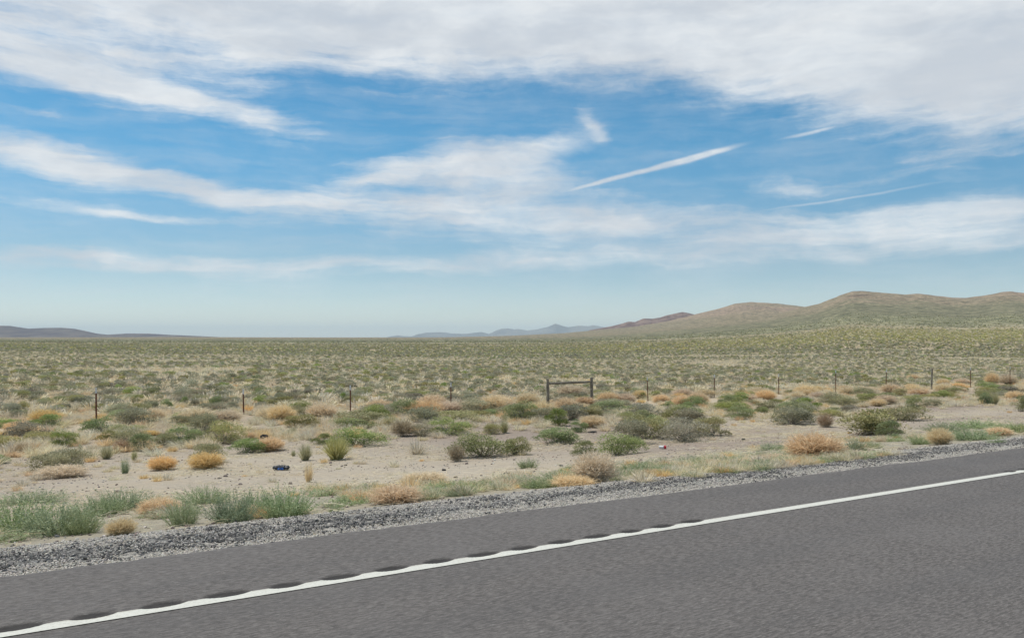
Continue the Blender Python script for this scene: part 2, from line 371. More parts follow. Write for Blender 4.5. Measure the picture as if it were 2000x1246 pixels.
def tumble(name, seed, mat, n=1300, wd=.0085):
    r = np.random.default_rng(seed)
    d = unit(r.normal(size=(n, 3))); P0 = np.array([0, 0, .30]) + d * np.array([.5, .5, .40]) * r.uniform(0, .55, n)[:, None]
    out = r.uniform(.72, 1.05, n)[:, None]
    lump = (.86 + .28 * vnoise(d[:, 0] * 2.2 + 5 + seed, d[:, 1] * 2.2 + d[:, 2] * 1.7 + 9))[:, None]
    d2 = unit(d + r.normal(size=(n, 3)) * .45); P2 = np.array([0, 0, .46]) + d2 * np.array([.5, .5, .50]) * out * lump
    P1 = (P0 + P2) / 2 + r.normal(size=(n, 3)) * .09
    for P in (P0, P1, P2): P[:, 2] = np.clip(P[:, 2], .0, None)
    v, f = ribbons(P0, P1, P2, wd * r.uniform(.6, 1.3, n), r)
    # short twiglets
    k = n * 2; i = r.integers(0, n, k); q = r.uniform(.3, 1, k)[:, None]
    A = P0[i] * (1 - q) ** 2 + P1[i] * 2 * q * (1 - q) + P2[i] * q * q; B = A + unit(unit(A - np.array([0, 0, .35])) * .5 + r.normal(size=(k, 3)) * .7) * r.uniform(.04, .13, k)[:, None]
    B[:, 2] = np.maximum(B[:, 2], 0.)
    v2, f2 = ribbons(A, (A + B) / 2 + r.normal(size=(k, 3)) * .012, B, wd * .7 * r.uniform(.6, 1.2, k), r, 1)
    return build(name, [(v, f, r.random(len(f))), (v2, f2, np.clip(r.random(len(f2)) * .8 + .2, 0, 1))], mat)
def tuft(name, seed, mat, n=420, wd=.010, spread=.42, base=.14, lean=(0, 0), seg=3):
    r = np.random.default_rng(seed); a = r.uniform(0, 2 * np.pi, n); rb = base * np.sqrt(r.random(n)); e = np.stack([np.cos(a), np.sin(a)], 1)
    P0 = np.stack([e[:, 0] * rb, e[:, 1] * rb, np.full(n, -.02)], 1)
    L = r.uniform(.5, 1.02, n); sp = spread * r.uniform(.1, 1.1, n)
    P2 = np.stack([P0[:, 0] + e[:, 0] * sp + lean[0] * L, P0[:, 1] + e[:, 1] * sp + lean[1] * L, L * (1 - .45 * (sp / max(spread, .01)) ** 2)], 1)
    P1 = np.stack([P0[:, 0] + e[:, 0] * sp * .35, P0[:, 1] + e[:, 1] * sp * .35, P2[:, 2] * .62], 1)
    v, f = ribbons(P0, P1, P2, wd * r.uniform(.6, 1.3, n), r, seg)
    return build(name, [(v, f, np.repeat(r.random(n), seg))], mat)
def weed(name, seed, mat, n=260, k=20, size=.040, spread=.80):
    """soft branching herb: many thin stems set with small leaves"""
    r = np.random.default_rng(seed); a = r.uniform(0, 2 * np.pi, n); e = np.stack([np.cos(a), np.sin(a)], 1)
    rb = .30 * np.sqrt(r.random(n)); P0 = np.stack([e[:, 0] * rb, e[:, 1] * rb, np.full(n, -.02)], 1)
    L = r.uniform(.35, 1.0, n) ** .8 * (1 - .55 * (rb / .30) ** 2); sp = spread * r.uniform(0, .55, n)
    P2 = np.stack([P0[:, 0] + e[:, 0] * sp, P0[:, 1] + e[:, 1] * sp, L], 1); P2[:, :2] += r.normal(size=(n, 2)) * .07; P1 = (P0 + P2) / 2 + r.normal(size=(n, 3)) * .07
    v, f = ribbons(P0, P1, P2, np.full(n, .006), r)
    i = np.repeat(np.arange(n), k); q = r.uniform(.12, 1, n * k)[:, None]
    P = P0[i] * (1 - q) ** 2 + P1[i] * 2 * q * (1 - q) + P2[i] * q * q
    d = unit(r.normal(size=(n * k, 3)) + np.array([0, 0, .7]))
    v2, f2 = leaves(P, d, size * r.uniform(.6, 1.4, n * k), r, .34)
    return build(name, [(v, f, r.random(len(f)) * .5), (v2, f2, np.clip(r.random(len(f2)) * .7 + .3 * r.random(n)[i], 0, 1))], mat)

# ---------------------------------------------------------------- ground sheet
def px_cover(u, yv, p, x, y):
    """ground and plant-cover colour of the land itself, by place"""
    n = fbm(x / 9., y / 9., 4); nb = fbm(x / 220., y / 90. + 3, 4); Y = y
    soil = np.array([.270, .222, .186]); soil_l = np.array([.385, .335, .270]); straw = np.array([.45, .38, .28])
    C = soil + (soil_l - soil) * np.clip(.35 + n * 3, 0, 1)[..., None]
    vg = (1 - sstep(p + n * 4, 8.5, 12))[..., None]; C = C * (1 - vg) + np.array([.30, .27, .215]) * vg
    k = sstep(p + n * 8, 24, 36)[..., None]; C = C * (1 - k) + straw * k
    # farther off the shrubs merge into the colour of the land
    def band(a, b, col, C, warp=1.0):
        d = Y * (1 + nb * .35 * warp); kk = sstep(d, a, b)[..., None]; return C * (1 - kk) + np.array(col) * kk
    right = np.clip((u - 1100) / 500, 0, 1)
    C = band(420, 800, (.235, .222, .145), C)
    yel = (sstep(Y * (1 + nb * .3), 215 + 55 * right, 270 + 80 * right) * (1 - sstep(Y * (1 + nb * .3), 430 + 20 * right, 620 + 60 * right)) * (.25 + .75 * right))[..., None]
    C = C * (1 - yel) + np.array([.315, .300, .165]) * yel
    C = band(800, 1300, (.205, .188, .128), C)
    C = band(1700, 2400, (.255, .210, .150), C, 2.)
    # reddish-brown upper slopes
    z = height(x, y); red = (sstep(z + nb * 60, 70, 150) * np.clip(.65 + fbm(x / 330., y / 500., 4) * 2.5, 0, 1))[..., None]
    C = C * (1 - red) + np.array([.345, .250, .188]) * red
    rk = np.exp(-(((u - 1672) / 16) ** 2 + ((z - 128) / 7) ** 2)) + .8 * np.exp(-(((u - 1694) / 9) ** 2 + ((z - 138) / 6) ** 2)) + np.exp(-(((u - 1668) / 22) ** 2)) * sstep(z, 178, 186)
    rk = (np.clip(rk, 0, 1) * (Y > 1500))[..., None]; C = C * (1 - rk) + np.array([.10, .075, .065]) * rk
    pk = sstep(fbm(x / 120. + 4, y / 190., 4) + red[..., 0] * .25, .22, .34)[..., None] * .6 * red
    C = C * (1 - pk) + np.array([.25, .19, .155]) * pk
    return C
azs = np.concatenate([np.linspace(-180, -48, 60)[:-1], np.linspace(-48, 48, 760), np.linspace(48, 180, 60)[1:-1]]); azr = np.radians(azs)
rr = np.concatenate([np.linspace(.0, 4, 6)[1:], np.geomspace(4.15, 9000, 520), [14000, 30000, 70000]])
AZ, RR = np.meshgrid(azr, rr); GX = np.sin(AZ) * RR; GY = np.cos(AZ) * RR; GZ = height(GX, GY)
far = RR > 9500; GZ[far] = -60.
p_, t_ = xy2pt(GX, GY)
cov = px_cover(CX + F * GX / np.maximum(GY, 1), None, p_, GX, GY)
spk_ = sstep(GY, 450, 900)
V = np.stack([GX, GY, GZ], -1).reshape(-1, 3)
gme = mesh_np('ground', V, grid_faces(len(rr), len(azs), True)[:, ::-1], m_ground, True, {'cover': ('POINT', cov.reshape(-1, 3)), 'speck': ('POINT', spk_.ravel())})
tag(link('ground', gme), kind='structure')

# ---------------------------------------------------------------- road, edge line with milled grooves, shoulder
ts = np.concatenate([np.linspace(-70, -3, 68)[:-1], np.arange(-3, 16, .018), np.linspace(16.02, 100, 90)])
GR = [k * .325 + .40 for k in range(-9, 15)] + [10.13 + k * .325 for k in range(0, 10)]
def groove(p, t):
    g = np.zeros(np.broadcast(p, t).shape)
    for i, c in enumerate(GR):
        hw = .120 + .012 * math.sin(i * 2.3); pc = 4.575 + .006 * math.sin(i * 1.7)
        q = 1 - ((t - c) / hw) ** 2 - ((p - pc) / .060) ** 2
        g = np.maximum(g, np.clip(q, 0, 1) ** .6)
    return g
ps = np.concatenate([[-3.7, -2, -1, 0, 1, 2, 3, 4, 4.3], np.arange(4.36, 4.78, .012), [4.9, 5.1, 5.3, 5.45, 5.55]])
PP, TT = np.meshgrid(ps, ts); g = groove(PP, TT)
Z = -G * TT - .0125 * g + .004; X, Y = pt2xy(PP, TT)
# ragged outer edge of the asphalt
e = np.broadcast_to(5.60 + fbm(ts * 1.3, ts * 0 + 2, 4) * .09 + fbm(ts * 9, ts * 0, 2) * .03, ts.shape)
Xe, Ye = pt2xy(e, ts); Xf, Yf = pt2xy(e + .03, ts)
X = np.c_[X, Xe, Xf]; Y = np.c_[Y, Ye, Yf]; Z = np.c_[Z, -G * ts + .002, -G * ts - .09]; g = np.c_[g, ts * 0, ts * 0]
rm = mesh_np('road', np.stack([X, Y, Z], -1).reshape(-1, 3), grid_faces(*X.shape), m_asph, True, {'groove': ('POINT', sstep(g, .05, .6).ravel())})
tag(link('road', rm), kind='structure')
ps = np.linspace(4.450, 4.553, 13); PP, TT = np.meshgrid(ps, ts); wob = fbm(TT * 14, PP * 0 + 5, 2) * .006
PP2 = PP + np.where(PP > 4.55, wob, np.where(PP < 4.45, -wob, 0)); g = groove(PP2, TT); X, Y = pt2xy(PP2, TT)
edge = np.clip((PP - 4.535) / .02, 0, 1) * .9 + np.clip(g - .25, 0, 1) * .8 * (PP > 4.52)
lm = mesh_np('edge_line', np.stack([X, Y, -G * TT - .0125 * g + .008], -1).reshape(-1, 3), grid_faces(*X.shape), m_line, True, {'edge': ('POINT', edge.ravel())})
tag(link('edge_line', lm), kind='structure')
ts2 = np.concatenate([np.linspace(-60, -4, 57)[:-1], np.arange(-4, 26, .045), np.linspace(26.1, 120, 190)]); ps = np.linspace(5.5, 7.1, 37); PP, TT = np.meshgrid(ps, ts2)
PP3 = PP + np.where(PP > 6.4, fbm(TT * .8, PP * 0, 3) * .5 * (PP - 6.4), 0)
X, Y = pt2xy(PP3, TT); acr = (PP - 5.5) / 1.5
Z = height(X, Y) + .012 + fbm(PP * 9, TT * 9, 3) * .05 * np.clip(acr * 3, 0, 1) - np.clip(acr - .9, 0, 1) * .5
sm = mesh_np('gravel_shoulder', np.stack([X, Y, Z], -1).reshape(-1, 3), grid_faces(*X.shape), m_shoulder, True, {'acr': ('POINT', acr.ravel())})
tag(link('gravel_shoulder', sm), kind='structure')

# ---------------------------------------------------------------- scatter helper for uncountable cover
def scatter(name, meshes, P, scl, rotz, idx, label, cat, tilt=None):
    pc = bpy.data.collections.new(name + '_kinds')
    for i, me in enumerate(meshes):
        pc.objects.link(bpy.data.objects.new('%s_kind_%02d' % (name, i), me))
    n = len(P); me = bpy.data.meshes.new(name); me.vertices.add(n); me.vertices.foreach_set('co', np.asarray(P, np.float32).ravel())
    a = me.attributes.new('scl', 'FLOAT_VECTOR', 'POINT'); a.data.foreach_set('vector', np.asarray(scl, np.float32).ravel())
    rot = np.zeros((n, 3), np.float32); rot[:, 2] = rotz
    if tilt is not None: rot[:, :2] = tilt
    a = me.attributes.new('rot', 'FLOAT_VECTOR', 'POINT'); a.data.foreach_set('vector', rot.ravel())
    a = me.attributes.new('pick', 'INT', 'POINT'); a.data.foreach_set('value', np.asarray(idx, np.int32))
    o = link(name, me); tag(o, label, cat, kind='stuff')
    ng = bpy.data.node_groups.new(name, 'GeometryNodeTree')
    ng.interface.new_socket('Geometry', in_out='INPUT', socket_type='NodeSocketGeometry'); ng.interface.new_socket('Geometry', in_out='OUTPUT', socket_type='NodeSocketGeometry')
    N = NT(ng); gi = N.node('NodeGroupInput'); go = N.node('NodeGroupOutput')
    def att(nm, ty): return N.node('GeometryNodeInputNamedAttribute', {'Name': nm}, data_type=ty).outputs[0]
    ci = N.node('GeometryNodeCollectionInfo', {'Collection': pc, 'Separate Children': True, 'Reset Children': True})
    ip = N.node('GeometryNodeInstanceOnPoints', {'Points': gi.outputs[0], 'Instance': ci.outputs[0], 'Pick Instance': True, 'Instance Index': att('pick', 'INT'), 'Rotation': att('rot', 'FLOAT_VECTOR'), 'Scale': att('scl', 'FLOAT_VECTOR')})
    N.l.new(ip.outputs[0], go.inputs[0])
    md = o.modifiers.new('scatter', 'NODES'); md.node_group = ng
    return o

# stones
def stone(seed, mat):
    r = np.random.default_rng(seed)
    t = (1 + 5 ** .5) / 2
    V = unit(np.array([(-1, t, 0), (1, t, 0), (-1, -t, 0), (1, -t, 0), (0, -1, t), (0, 1, t), (0, -1, -t), (0, 1, -t), (t, 0, -1), (t, 0, 1), (-t, 0, -1), (-t, 0, 1)], float))
    Fc = np.array([(0, 11, 5), (0, 5, 1), (0, 1, 7), (0, 7, 10), (0, 10, 11), (1, 5, 9), (5, 11, 4), (11, 10, 2), (10, 7, 6), (7, 1, 8), (3, 9, 4), (3, 4, 2), (3, 2, 6), (3, 6, 8), (3, 8, 9), (4, 9, 5), (2, 4, 11), (6, 2, 10), (8, 6, 7), (9, 8, 1)])
    V = V * r.uniform(.65, 1.25, (12, 1)) * np.array([.5, .42, .32])
    return mesh_np('stone', V, Fc, mat, False, {'tone': ('FACE', r.random(20))})
m_stl = plant_mat('light_stone', (.36, .33, .28), (.66, .61, .53), 0, .12)
m_std = plant_mat('dark_stone', (.075, .070, .064), (.20, .19, .175), 0, .14)
m_stb = plant_mat('brown_stone', (.20, .155, .125), (.36, .30, .25), 0, .12)
r = np.random.default_rng(21)
n = 110000; tt = -2 + 40 * r.random(n) ** 1.35; q = r.random(n); pp = 5.60 + 1.35 * q
nz = fbm(tt * 1.4, pp * 3, 4); dk = np.exp(-((q + nz * .8 - .50) / .20) ** 2)
x, y = pt2xy(pp, tt); z = height(x, y) + .02
isd = r.random(n) < dk * .52 + .03; idx = np.where(isd, r.integers(4, 8, n), r.integers(0, 4, n)) ; sz = r.uniform(.007, .021, n) * (1 + .9 * isd * (r.random(n) < .35))
scatter('gravel', [stone(i, m_stl) for i in range(4)] + [stone(i + 9, m_std) for i in range(4)], np.stack([x, y, z], 1), sz[:, None] * r.uniform(.8, 1.3, (n, 3)), r.uniform(0, 6.28, n), idx, 'loose grey and black gravel along the edge of the asphalt', 'gravel')
n = 30000; tt = -4 + 70 * r.random(n) ** 1.2; pp = 6.7 + 24 * r.random(n) ** 1.5; x, y = pt2xy(pp, tt)
keep = fbm(x / 1.3, y / 1.3, 3) + r.normal(size=n) * .1 > -.05; x, y = x[keep], y[keep]; n = len(x)
scatter('pebbles', [stone(i + 20, m_stb) for i in range(3)] + [stone(i + 30, m_stl) for i in range(2)] + [stone(40, m_stb)], np.stack([x, y, height(x, y) + .004], 1), (r.uniform(.012, .045, n) * (1 + (r.random(n) < .04)))[:, None] * np.ones((n, 3)), r.uniform(0, 6.28, n), r.integers(0, 6, n), 'small brown and grey pebbles strewn over the bare soil', 'pebbles')

# ---------------------------------------------------------------- plant prototypes
SH = {k: [shrub(k, 100 + 7 * i + ord(k[0]), M[k], nl, n, sz) for i, (nl, n, sz) in enumerate([(18, 4600, .046), (15, 4200, .050), (22, 4800, .042), (14, 3900, .053)])] for k in ('sage', 'green', 'olive')}
FAR = {k: [joined_shrub(k + '_far', 300 + 5 * i + ord(k[0]), M[k]) for i in range(3)] for k in ('sage', 'green', 'olive', 'yellow')}
VF = {k: [joined_shrub(k + '_small', 400 + 5 * i, M[k], 4, 60, .34, .8) for i in range(2)] for k in ('sage', 'green', 'olive', 'yellow')}
TU = {'tumble': [tumble('tumbleweed', 50 + i, M['tumble']) for i in range(4)], 'tan': [tumble('pale_tumbleweed', 60 + i, M['tan']) for i in range(4)], 'brown': [tumble('dead_shrub', 70 + i, M['brown'], 800, .007) for i in range(3)]}
BG = [tuft('bunch_grass', 80 + i, M['bunch'], 700, .008, .42, .16) for i in range(3)]
ST = [tuft('dry_grass', 90 + i, M['straw'], 160, .013, .5, .2, (.15, .05)) for i in range(4)]
STO = [tuft('orange_grass', 94 + i, M['tumble'], 200, .012, .35, .18) for i in range(2)]
WD = [weed('weed', 110 + i, M['weed']) for i in range(4)]
WDL = [weed('low_weed', 120 + i, M['weed'], 60, 12, .085, 1.0) for i in range(3)]
_cnt = {}
def pick(lst, key):
    _cnt[key] = _cnt.get(key, -1) + 1; return lst[_cnt[key] % len(lst)]
NAMES = dict(sage='sagebrush', green='green_shrub', olive='olive_shrub', tumble='tumbleweed', tan='tumbleweed', brown='dead_shrub', bunch='bunch_grass', weed='roadside_weed', straw='dry_grass_tuft', ograss='dry_grass_tuft')
CATS = dict(sage='sagebrush', green='shrub', olive='shrub', tumble='tumbleweed', tan='tumbleweed', brown='dead shrub', bunch='bunch grass', weed='weed', straw='dry grass', ograss='dry grass')
def put(kind, loc, wd, ht, label, group, rz=None, small=False):
    rz = rng.uniform(0, 6.28) if rz is None else rz
    if kind in SH and not small:
        fol, st = pick(SH[kind], kind)
        o = empty(NAMES[kind], loc, rz); o.scale = (wd, wd, ht)
        link('foliage', fol, o); link('stems', st, o)
    else:
        me = pick(FAR[kind] if kind in SH else TU[kind] if kind in TU else {'bunch': BG, 'weed': WD, 'straw': ST, 'ograss': STO}[kind], kind + 's')
        o = link(NAMES[kind], me); o.location = loc; o.rotation_euler = (0, 0, rz); o.scale = (wd, wd, ht)
    return tag(o, label, CATS[kind], group)
def at(kind, px, py, wpx, hpx, label):
    x, y, z = ground_at(px, py); d = math.hypot(x, y) / math.hypot((px - CX) / F, 1)
    g = {'sage': 'shrubs of the verge', 'green': 'shrubs of the verge', 'olive': 'shrubs of the verge', 'tumble': 'tumbleweeds', 'tan': 'tumbleweeds', 'bunch': 'bunch grasses on the bare soil', 'weed': 'weeds along the shoulder'}.get(kind)
    wd = wpx * d / F; ht = hpx * d / F
    # the base is the near rim of the plant: stand its middle half a width farther
    k = 1 + .3 * wd / d
    x, y = x * k, y * k
    return put(kind, (x, y, float(height(x, y)) - .01), wd * (1.30 if kind in SH else 1.14), ht * (1.26 if kind in SH else 1.16 if kind != 'tumble' else 1.08), label, g)

ITEMS = [
('olive', 118, 922, 88, 42, 'olive shrub with a dry orange skirt on bare soil at far left'),
('tan', 122, 934, 95, 24, 'flattened dry tangle under the olive shrub at far left'),
('bunch', 208, 897, 25, 27, 'rounded bunch grass on bare soil right of the olive shrub at far left'),
('bunch', 262, 900, 13, 20, 'small narrow bunch grass left of the two orange tumbleweeds'),
('weed', 244, 925, 14, 36, 'thin upright green plant alone on bare soil left of orange tumbleweeds'),
('bunch', 157, 880, 8, 14, 'tiny grass tuft below the leafy green shrub on the left'),
('bunch', 26, 893, 9, 12, 'tiny grass tuft on bare soil near the left picture edge'),
('tumble', 317, 919, 54, 30, 'smaller and left one of two orange tumbleweeds on bare soil'),
('tumble', 402, 917, 70, 36, 'bigger and right one of two orange tumbleweeds on bare soil'),
('olive', 407, 905, 52, 38, 'yellow-green shrub directly behind the bigger orange tumbleweed'),
('green', 123, 873, 42, 30, 'leafy green shrub at the upper edge of bare soil on the left'),
('sage', 52, 857, 62, 30, 'dark grey sagebrush before pale straw at far left'),
('olive', 80, 866, 50, 22, 'light olive shrub just below the dark grey sagebrush at far left'),
('brown', 45, 888, 42, 22, 'low brown dead shrub at far left below the dark sagebrush'),
('green', 3, 905, 24, 15, 'green shrub cut by the left picture edge'),
('olive', 214, 864, 36, 24, 'rounded olive shrub below the leftmost fence post'),
('green', 200, 847, 62, 28, 'green shrub at the foot of the leftmost fence post'),
('olive', 250, 850, 58, 20, 'flat olive shrub right of the leftmost fence post'),
('brown', 237, 882, 32, 24, 'brown dead shrub left of a low green shrub on bare soil'),
('green', 275, 880, 52, 28, 'low green shrub right of the brown dead shrub'),
('olive', 322, 872, 44, 24, 'small olive shrub above the smaller orange tumbleweed'),
('green', 357, 868, 56, 32, 'green shrub left of the tall grey-green sagebrush'),
('sage', 398, 852, 46, 40, 'tall grey-green sagebrush between the two leftmost fence posts'),
('olive', 440, 868, 62, 42, 'large pale green shrub left of the black-littered shrub'),
('green', 478, 886, 62, 26, 'green shrub touching the orange tangle with black litter'),
('tumble', 528, 882, 56, 30, 'orange tangle with black litter lying on it'),
('tumble', 290, 852, 42, 12, 'flat orange tumbleweed between two olive shrubs'),
('tumble', 486, 860, 30, 18, 'small orange tumbleweed behind the pale green shrub'),
('tumble', 108, 823, 50, 18, 'brown-orange tumbleweed left of the leftmost fence post'),
('weed', 30, 1040, 130, 66, 'grey-green weed clump at the left picture edge by the gravel'),
('weed', 110, 1046, 130, 72, 'big green weed clump on the gravel edge at bottom left'),
('weed', 158, 1044, 60, 50, 'green weed just left of the brown roadside tumbleweed'),
('weed', 240, 998, 100, 44, 'grey-green weed clump above the brown roadside tumbleweed'),
('weed', 60, 985, 110, 28, 'low bluish weed patch at far left behind the big clump'),
('weed', 355, 1026, 56, 58, 'upright green weed right of the brown roadside tumbleweed'),
('weed', 400, 985, 90, 36, 'bluish weed behind the roadside row of green weeds'),
('weed', 452, 1020, 80, 62, 'bushy green weed left of the largest roadside weed'),
('weed', 560, 1010, 96, 62, 'largest roadside weed, standing over the red litter strip'),
('tan', 310, 1008, 80, 36, 'dry tangle between green roadside weeds on the left'),
('tan', 237, 1045, 60, 32, 'brown tumbleweed on the gravel edge among green weeds'),
('bunch', 596, 900, 28, 32, 'middle-sized bunch grass left of the largest bunch grass'),
('bunch', 573, 891, 10, 12, 'tiny bunch grass left of the middle-sized one'),
('bunch', 657, 899, 56, 46, 'largest and roundest bunch grass on the bare soil'),
('bunch', 572, 850, 18, 15, 'small bunch grass on soil behind the black-littered shrub'),
('green', 698, 873, 90, 34, 'wide green shrub behind the largest bunch grass'),
('green', 630, 869, 36, 20, 'small green shrub up and left of the largest bunch grass'),
('brown', 785, 853, 52, 32, 'brown dead shrub left of a bright green shrub'),
('sage', 822, 852, 36, 24, 'grey sagebrush between brown dead shrub and bright green shrub'),
('green', 875, 850, 72, 28, 'bright green shrub right of the brown dead shrub'),
('sage', 765, 812, 36, 22, 'bluish sagebrush before the fence right of the third post'),
('sage', 930, 808, 62, 26, 'dark sagebrush before the fence left of the wooden brace'),
('tumble', 550, 827, 60, 38, 'tall orange tumbleweed heap between second and third fence posts'),
('tan', 628, 822, 64, 34, 'pinkish tumbleweed heap left of the third fence post'),
('tumble', 815, 810, 56, 28, 'orange tumbleweed heap left of the fourth fence post'),
('tan', 872, 807, 64, 22, 'pale tumbleweed heap at the foot of the fourth fence post'),
('tumble', 962, 806, 60, 36, 'orange tumbleweed heap left of the wooden fence brace'),
('olive', 590, 834, 52, 26, 'olive shrub below the tall orange tumbleweed heap'),
('olive', 704, 826, 80, 24, 'olive shrub below the third fence post'),
('green', 690, 838, 70, 18, 'low green shrub in front of the olive one below third post'),
('bunch', 762, 833, 36, 20, 'yellow bunch grass above the brown dead shrub'),
('olive', 890, 826, 90, 22, 'wide olive shrub behind the bright green shrub'),
('green', 945, 893, 104, 42, 'large green shrub with a brown left end on bare soil'),
('brown', 892, 902, 38, 34, 'brown dead tangle at the left end of the large green shrub'),
('bunch', 985, 846, 18, 26, 'narrow bunch grass behind the large green shrub'),
('olive', 962, 848, 32, 20, 'small olive shrub left of the narrow bunch grass'),
('straw', 815, 888, 40, 30, 'wispy pale dry grass on bare soil right of the wide green shrub'),
('ograss', 603, 942, 22, 42, 'narrow orange dry grass below the middle-sized bunch grass'),
('ograss', 740, 968, 40, 26, 'thin golden dry grass left behind the sprawling dry weed'),
('ograss', 800, 962, 60, 34, 'golden dry grass standing behind the sprawling dry weed'),
('weed', 500, 1002, 70, 46, 'green weed filling the gap left of the largest roadside weed'),
('weed', 190, 1010, 90, 42, 'loose green weed above the gap left of the brown roadside tumbleweed'),
('tan', 772, 985, 110, 36, 'sprawling orange-tan dry weed beside the gravel'),
('tan', 830, 945, 90, 22, 'low orange-tan dry weed behind the sprawling one'),
('weed', 655, 1000, 28, 16, 'small green weed on the gravel right of the largest roadside weed'),
('weed', 700, 984, 22, 10, 'tiny green weed between roadside weed and sprawling dry weed'),
('weed', 885, 962, 90, 24, 'low bluish weed right of the sprawling dry weed'),
('green', 1088, 832, 42, 30, 'olive green shrub below the left post of the wooden brace'),
('tan', 1158, 836, 52, 24, 'pale dry mound below the right post of the wooden brace'),
('green', 1130, 845, 28, 22, 'small green shrub left of the pale dry mound'),
('green', 1080, 869, 76, 30, 'grey-green leafy shrub left of the bright green cluster'),
('olive', 1012, 888, 40, 38, 'yellow-olive shrub right of the large green shrub'),
('green', 1205, 889, 84, 40, 'bright green shrub behind the tall tan dry weed'),
('green', 1142, 889, 46, 24, 'darker green shrub at left of the bright green shrub'),
('sage', 1235, 868, 60, 44, 'grey sagebrush with dead wood left of the red and white cup'),
('olive', 1268, 858, 80, 48, 'tall yellow-green shrub behind the red and white cup'),
('sage', 1335, 864, 84, 42, 'grey-green sagebrush with bare grey stems right of the cup'),
('olive', 1388, 852, 60, 36, 'olive shrub at the right end of the sagebrush by the cup'),
('green', 1446, 820, 44, 26, 'round green shrub below the seventh fence post'),
('green', 1340, 811, 50, 18, 'low green shrub above the sagebrush by the cup'),
('green', 1190, 808, 60, 24, 'green shrub right of the wooden brace before the fence'),
('straw', 1400, 845, 16, 30, 'pale dry stalk tuft at the right of the sagebrush by the cup'),
('tan', 1160, 945, 92, 64, 'tall tan dry weed beside the gravel in the middle'),
('tan', 1120, 952, 90, 22, 'low tan litter plant left of the tall tan dry weed'),
('weed', 1196, 936, 34, 28, 'small green weed inside the tall tan dry weed'),
('weed', 1242, 928, 70, 26, 'green weed right of the tall tan dry weed'),
('weed', 1057, 953, 54, 20, 'green weed on the gravel edge left of the tan litter plant'),
('weed', 1030, 915, 34, 22, 'sparse bluish weed on bare soil below the large green shrub'),
('weed', 1392, 906, 54, 16, 'low green weed right of the tall tan dry weed on the verge'),
('tan', 1455, 907, 44, 14, 'low pale dry weed left of the large tan tumbleweed'),
('sage', 1548, 830, 60, 32, 'dark grey sagebrush bottom right of the round green shrub'),
('olive', 1550, 826, 66, 40, 'upright yellow-green shrub growing out of dark grey sagebrush'),
('olive', 1686, 850, 112, 52, 'biggest olive-green shrub of the verge, on the right'),
('green', 1736, 852, 44, 26, 'low green shrub at the right foot of the biggest olive-green shrub'),
('brown', 1612, 835, 34, 28, 'pale brown dead stems left of the biggest olive-green shrub'),
('tumble', 1592, 898, 116, 56, 'large golden tumbleweed on the gravel edge'),
('tan', 1520, 902, 60, 16, 'low pale tangle left of the large golden tumbleweed'),
('weed', 1672, 882, 44, 28, 'green weed right of the large golden tumbleweed'),
('weed', 1703, 876, 34, 16, 'low green weed below the biggest olive-green shrub'),
('weed', 1512, 880, 50, 18, 'bluish weed behind the large golden tumbleweed'),
('tumble', 1835, 869, 50, 36, 'small round orange tumbleweed on the gravel edge at right'),
('weed', 1800, 868, 46, 20, 'green weed left of the small round orange tumbleweed'),
('weed', 1845, 845, 70, 22, 'bluish-green weed behind the small round orange tumbleweed'),
('weed', 1900, 860, 90, 24, 'green weed right of the small round orange tumbleweed'),
('weed', 1915, 838, 90, 20, 'bluish weed in the rear of the right-hand weed strip'),
('weed', 1985, 846, 70, 24, 'green weed at the right end of the verge'),
('tan', 1952, 852, 50, 18, 'dry pinkish tangle in the weed strip at right'),
('green', 1787, 804, 26, 28, 'narrow dark green shrub up and right of the biggest olive-green one'),
('olive', 1768, 822, 74, 28, 'yellow-green shrub below the narrow dark green shrub'),
('bunch', 1942, 790, 19, 25, 'bunch grass on gravelly soil near the right edge'),
('green', 1922, 792, 22, 22, 'small green shrub left of the bunch grass near right edge'),
('green', 1993, 804, 26, 30, 'dark green shrub cut by the right picture edge'),
('tan', 1730, 790, 44, 18, 'orange-pink tumbleweed behind the biggest olive-green shrub'),
('tumble', 1937, 752, 27, 26, 'orange tumbleweed caught at the fence near the right edge'),
('tan', 1967, 752, 36, 22, 'paler tumbleweed at the fence near the right edge'),
('tumble', 1842, 755, 26, 17, 'orange tumbleweed right of the grey wooden fence post'),
('tan', 1880, 752, 30, 13, 'low tumbleweed left of the last but one fence post'),
('tumble', 1596, 768, 22, 16, 'small orange tumbleweed between eighth and ninth fence posts'),
('tan', 1740, 768, 40, 18, 'pinkish tumbleweed at the foot of the tenth fence post'),
('tumble', 1650, 764, 24, 12, 'tumbleweed right of the ninth fence post'),
('tan', 1784, 745, 24, 14, 'small tumbleweed beyond the fence left of the wooden post'),
('tumble', 1250, 779, 28, 18, 'round brown tumbleweed left of the metal post after the brace'),
('tan', 1335, 778, 42, 18, 'pale tumbleweed between sixth and seventh metal posts'),
('tan', 1378, 776, 38, 16, 'pinkish tumbleweed left of the post right of the brace pair'),
('tumble', 1452, 776, 18, 16, 'small bright orange tumbleweed between two metal posts'),
('tan', 1115, 778, 60, 26, 'tumbleweed heap inside the wooden fence brace'),
('tan', 1030, 798, 50, 30, 'pink tumbleweed heap left of the wooden brace foot'),
('tumble', 1142, 792, 46, 18, 'orange tumbleweed in front of the wooden brace'),
('tan', 1188, 788, 46, 22, 'pale tumbleweed in front of the right brace post'),
('tan', 1222, 788, 40, 20, 'pale tumbleweed right of the right brace post'),
('sage', 1102, 793, 34, 22, 'dark sagebrush in front of the wooden brace opening'),
('sage', 1178, 768, 26, 16, 'dark round sagebrush right of the wooden brace'),
]
for it in ITEMS: at(*it)
item_px = np.array([(a[1], a[2]) for a in ITEMS], float)

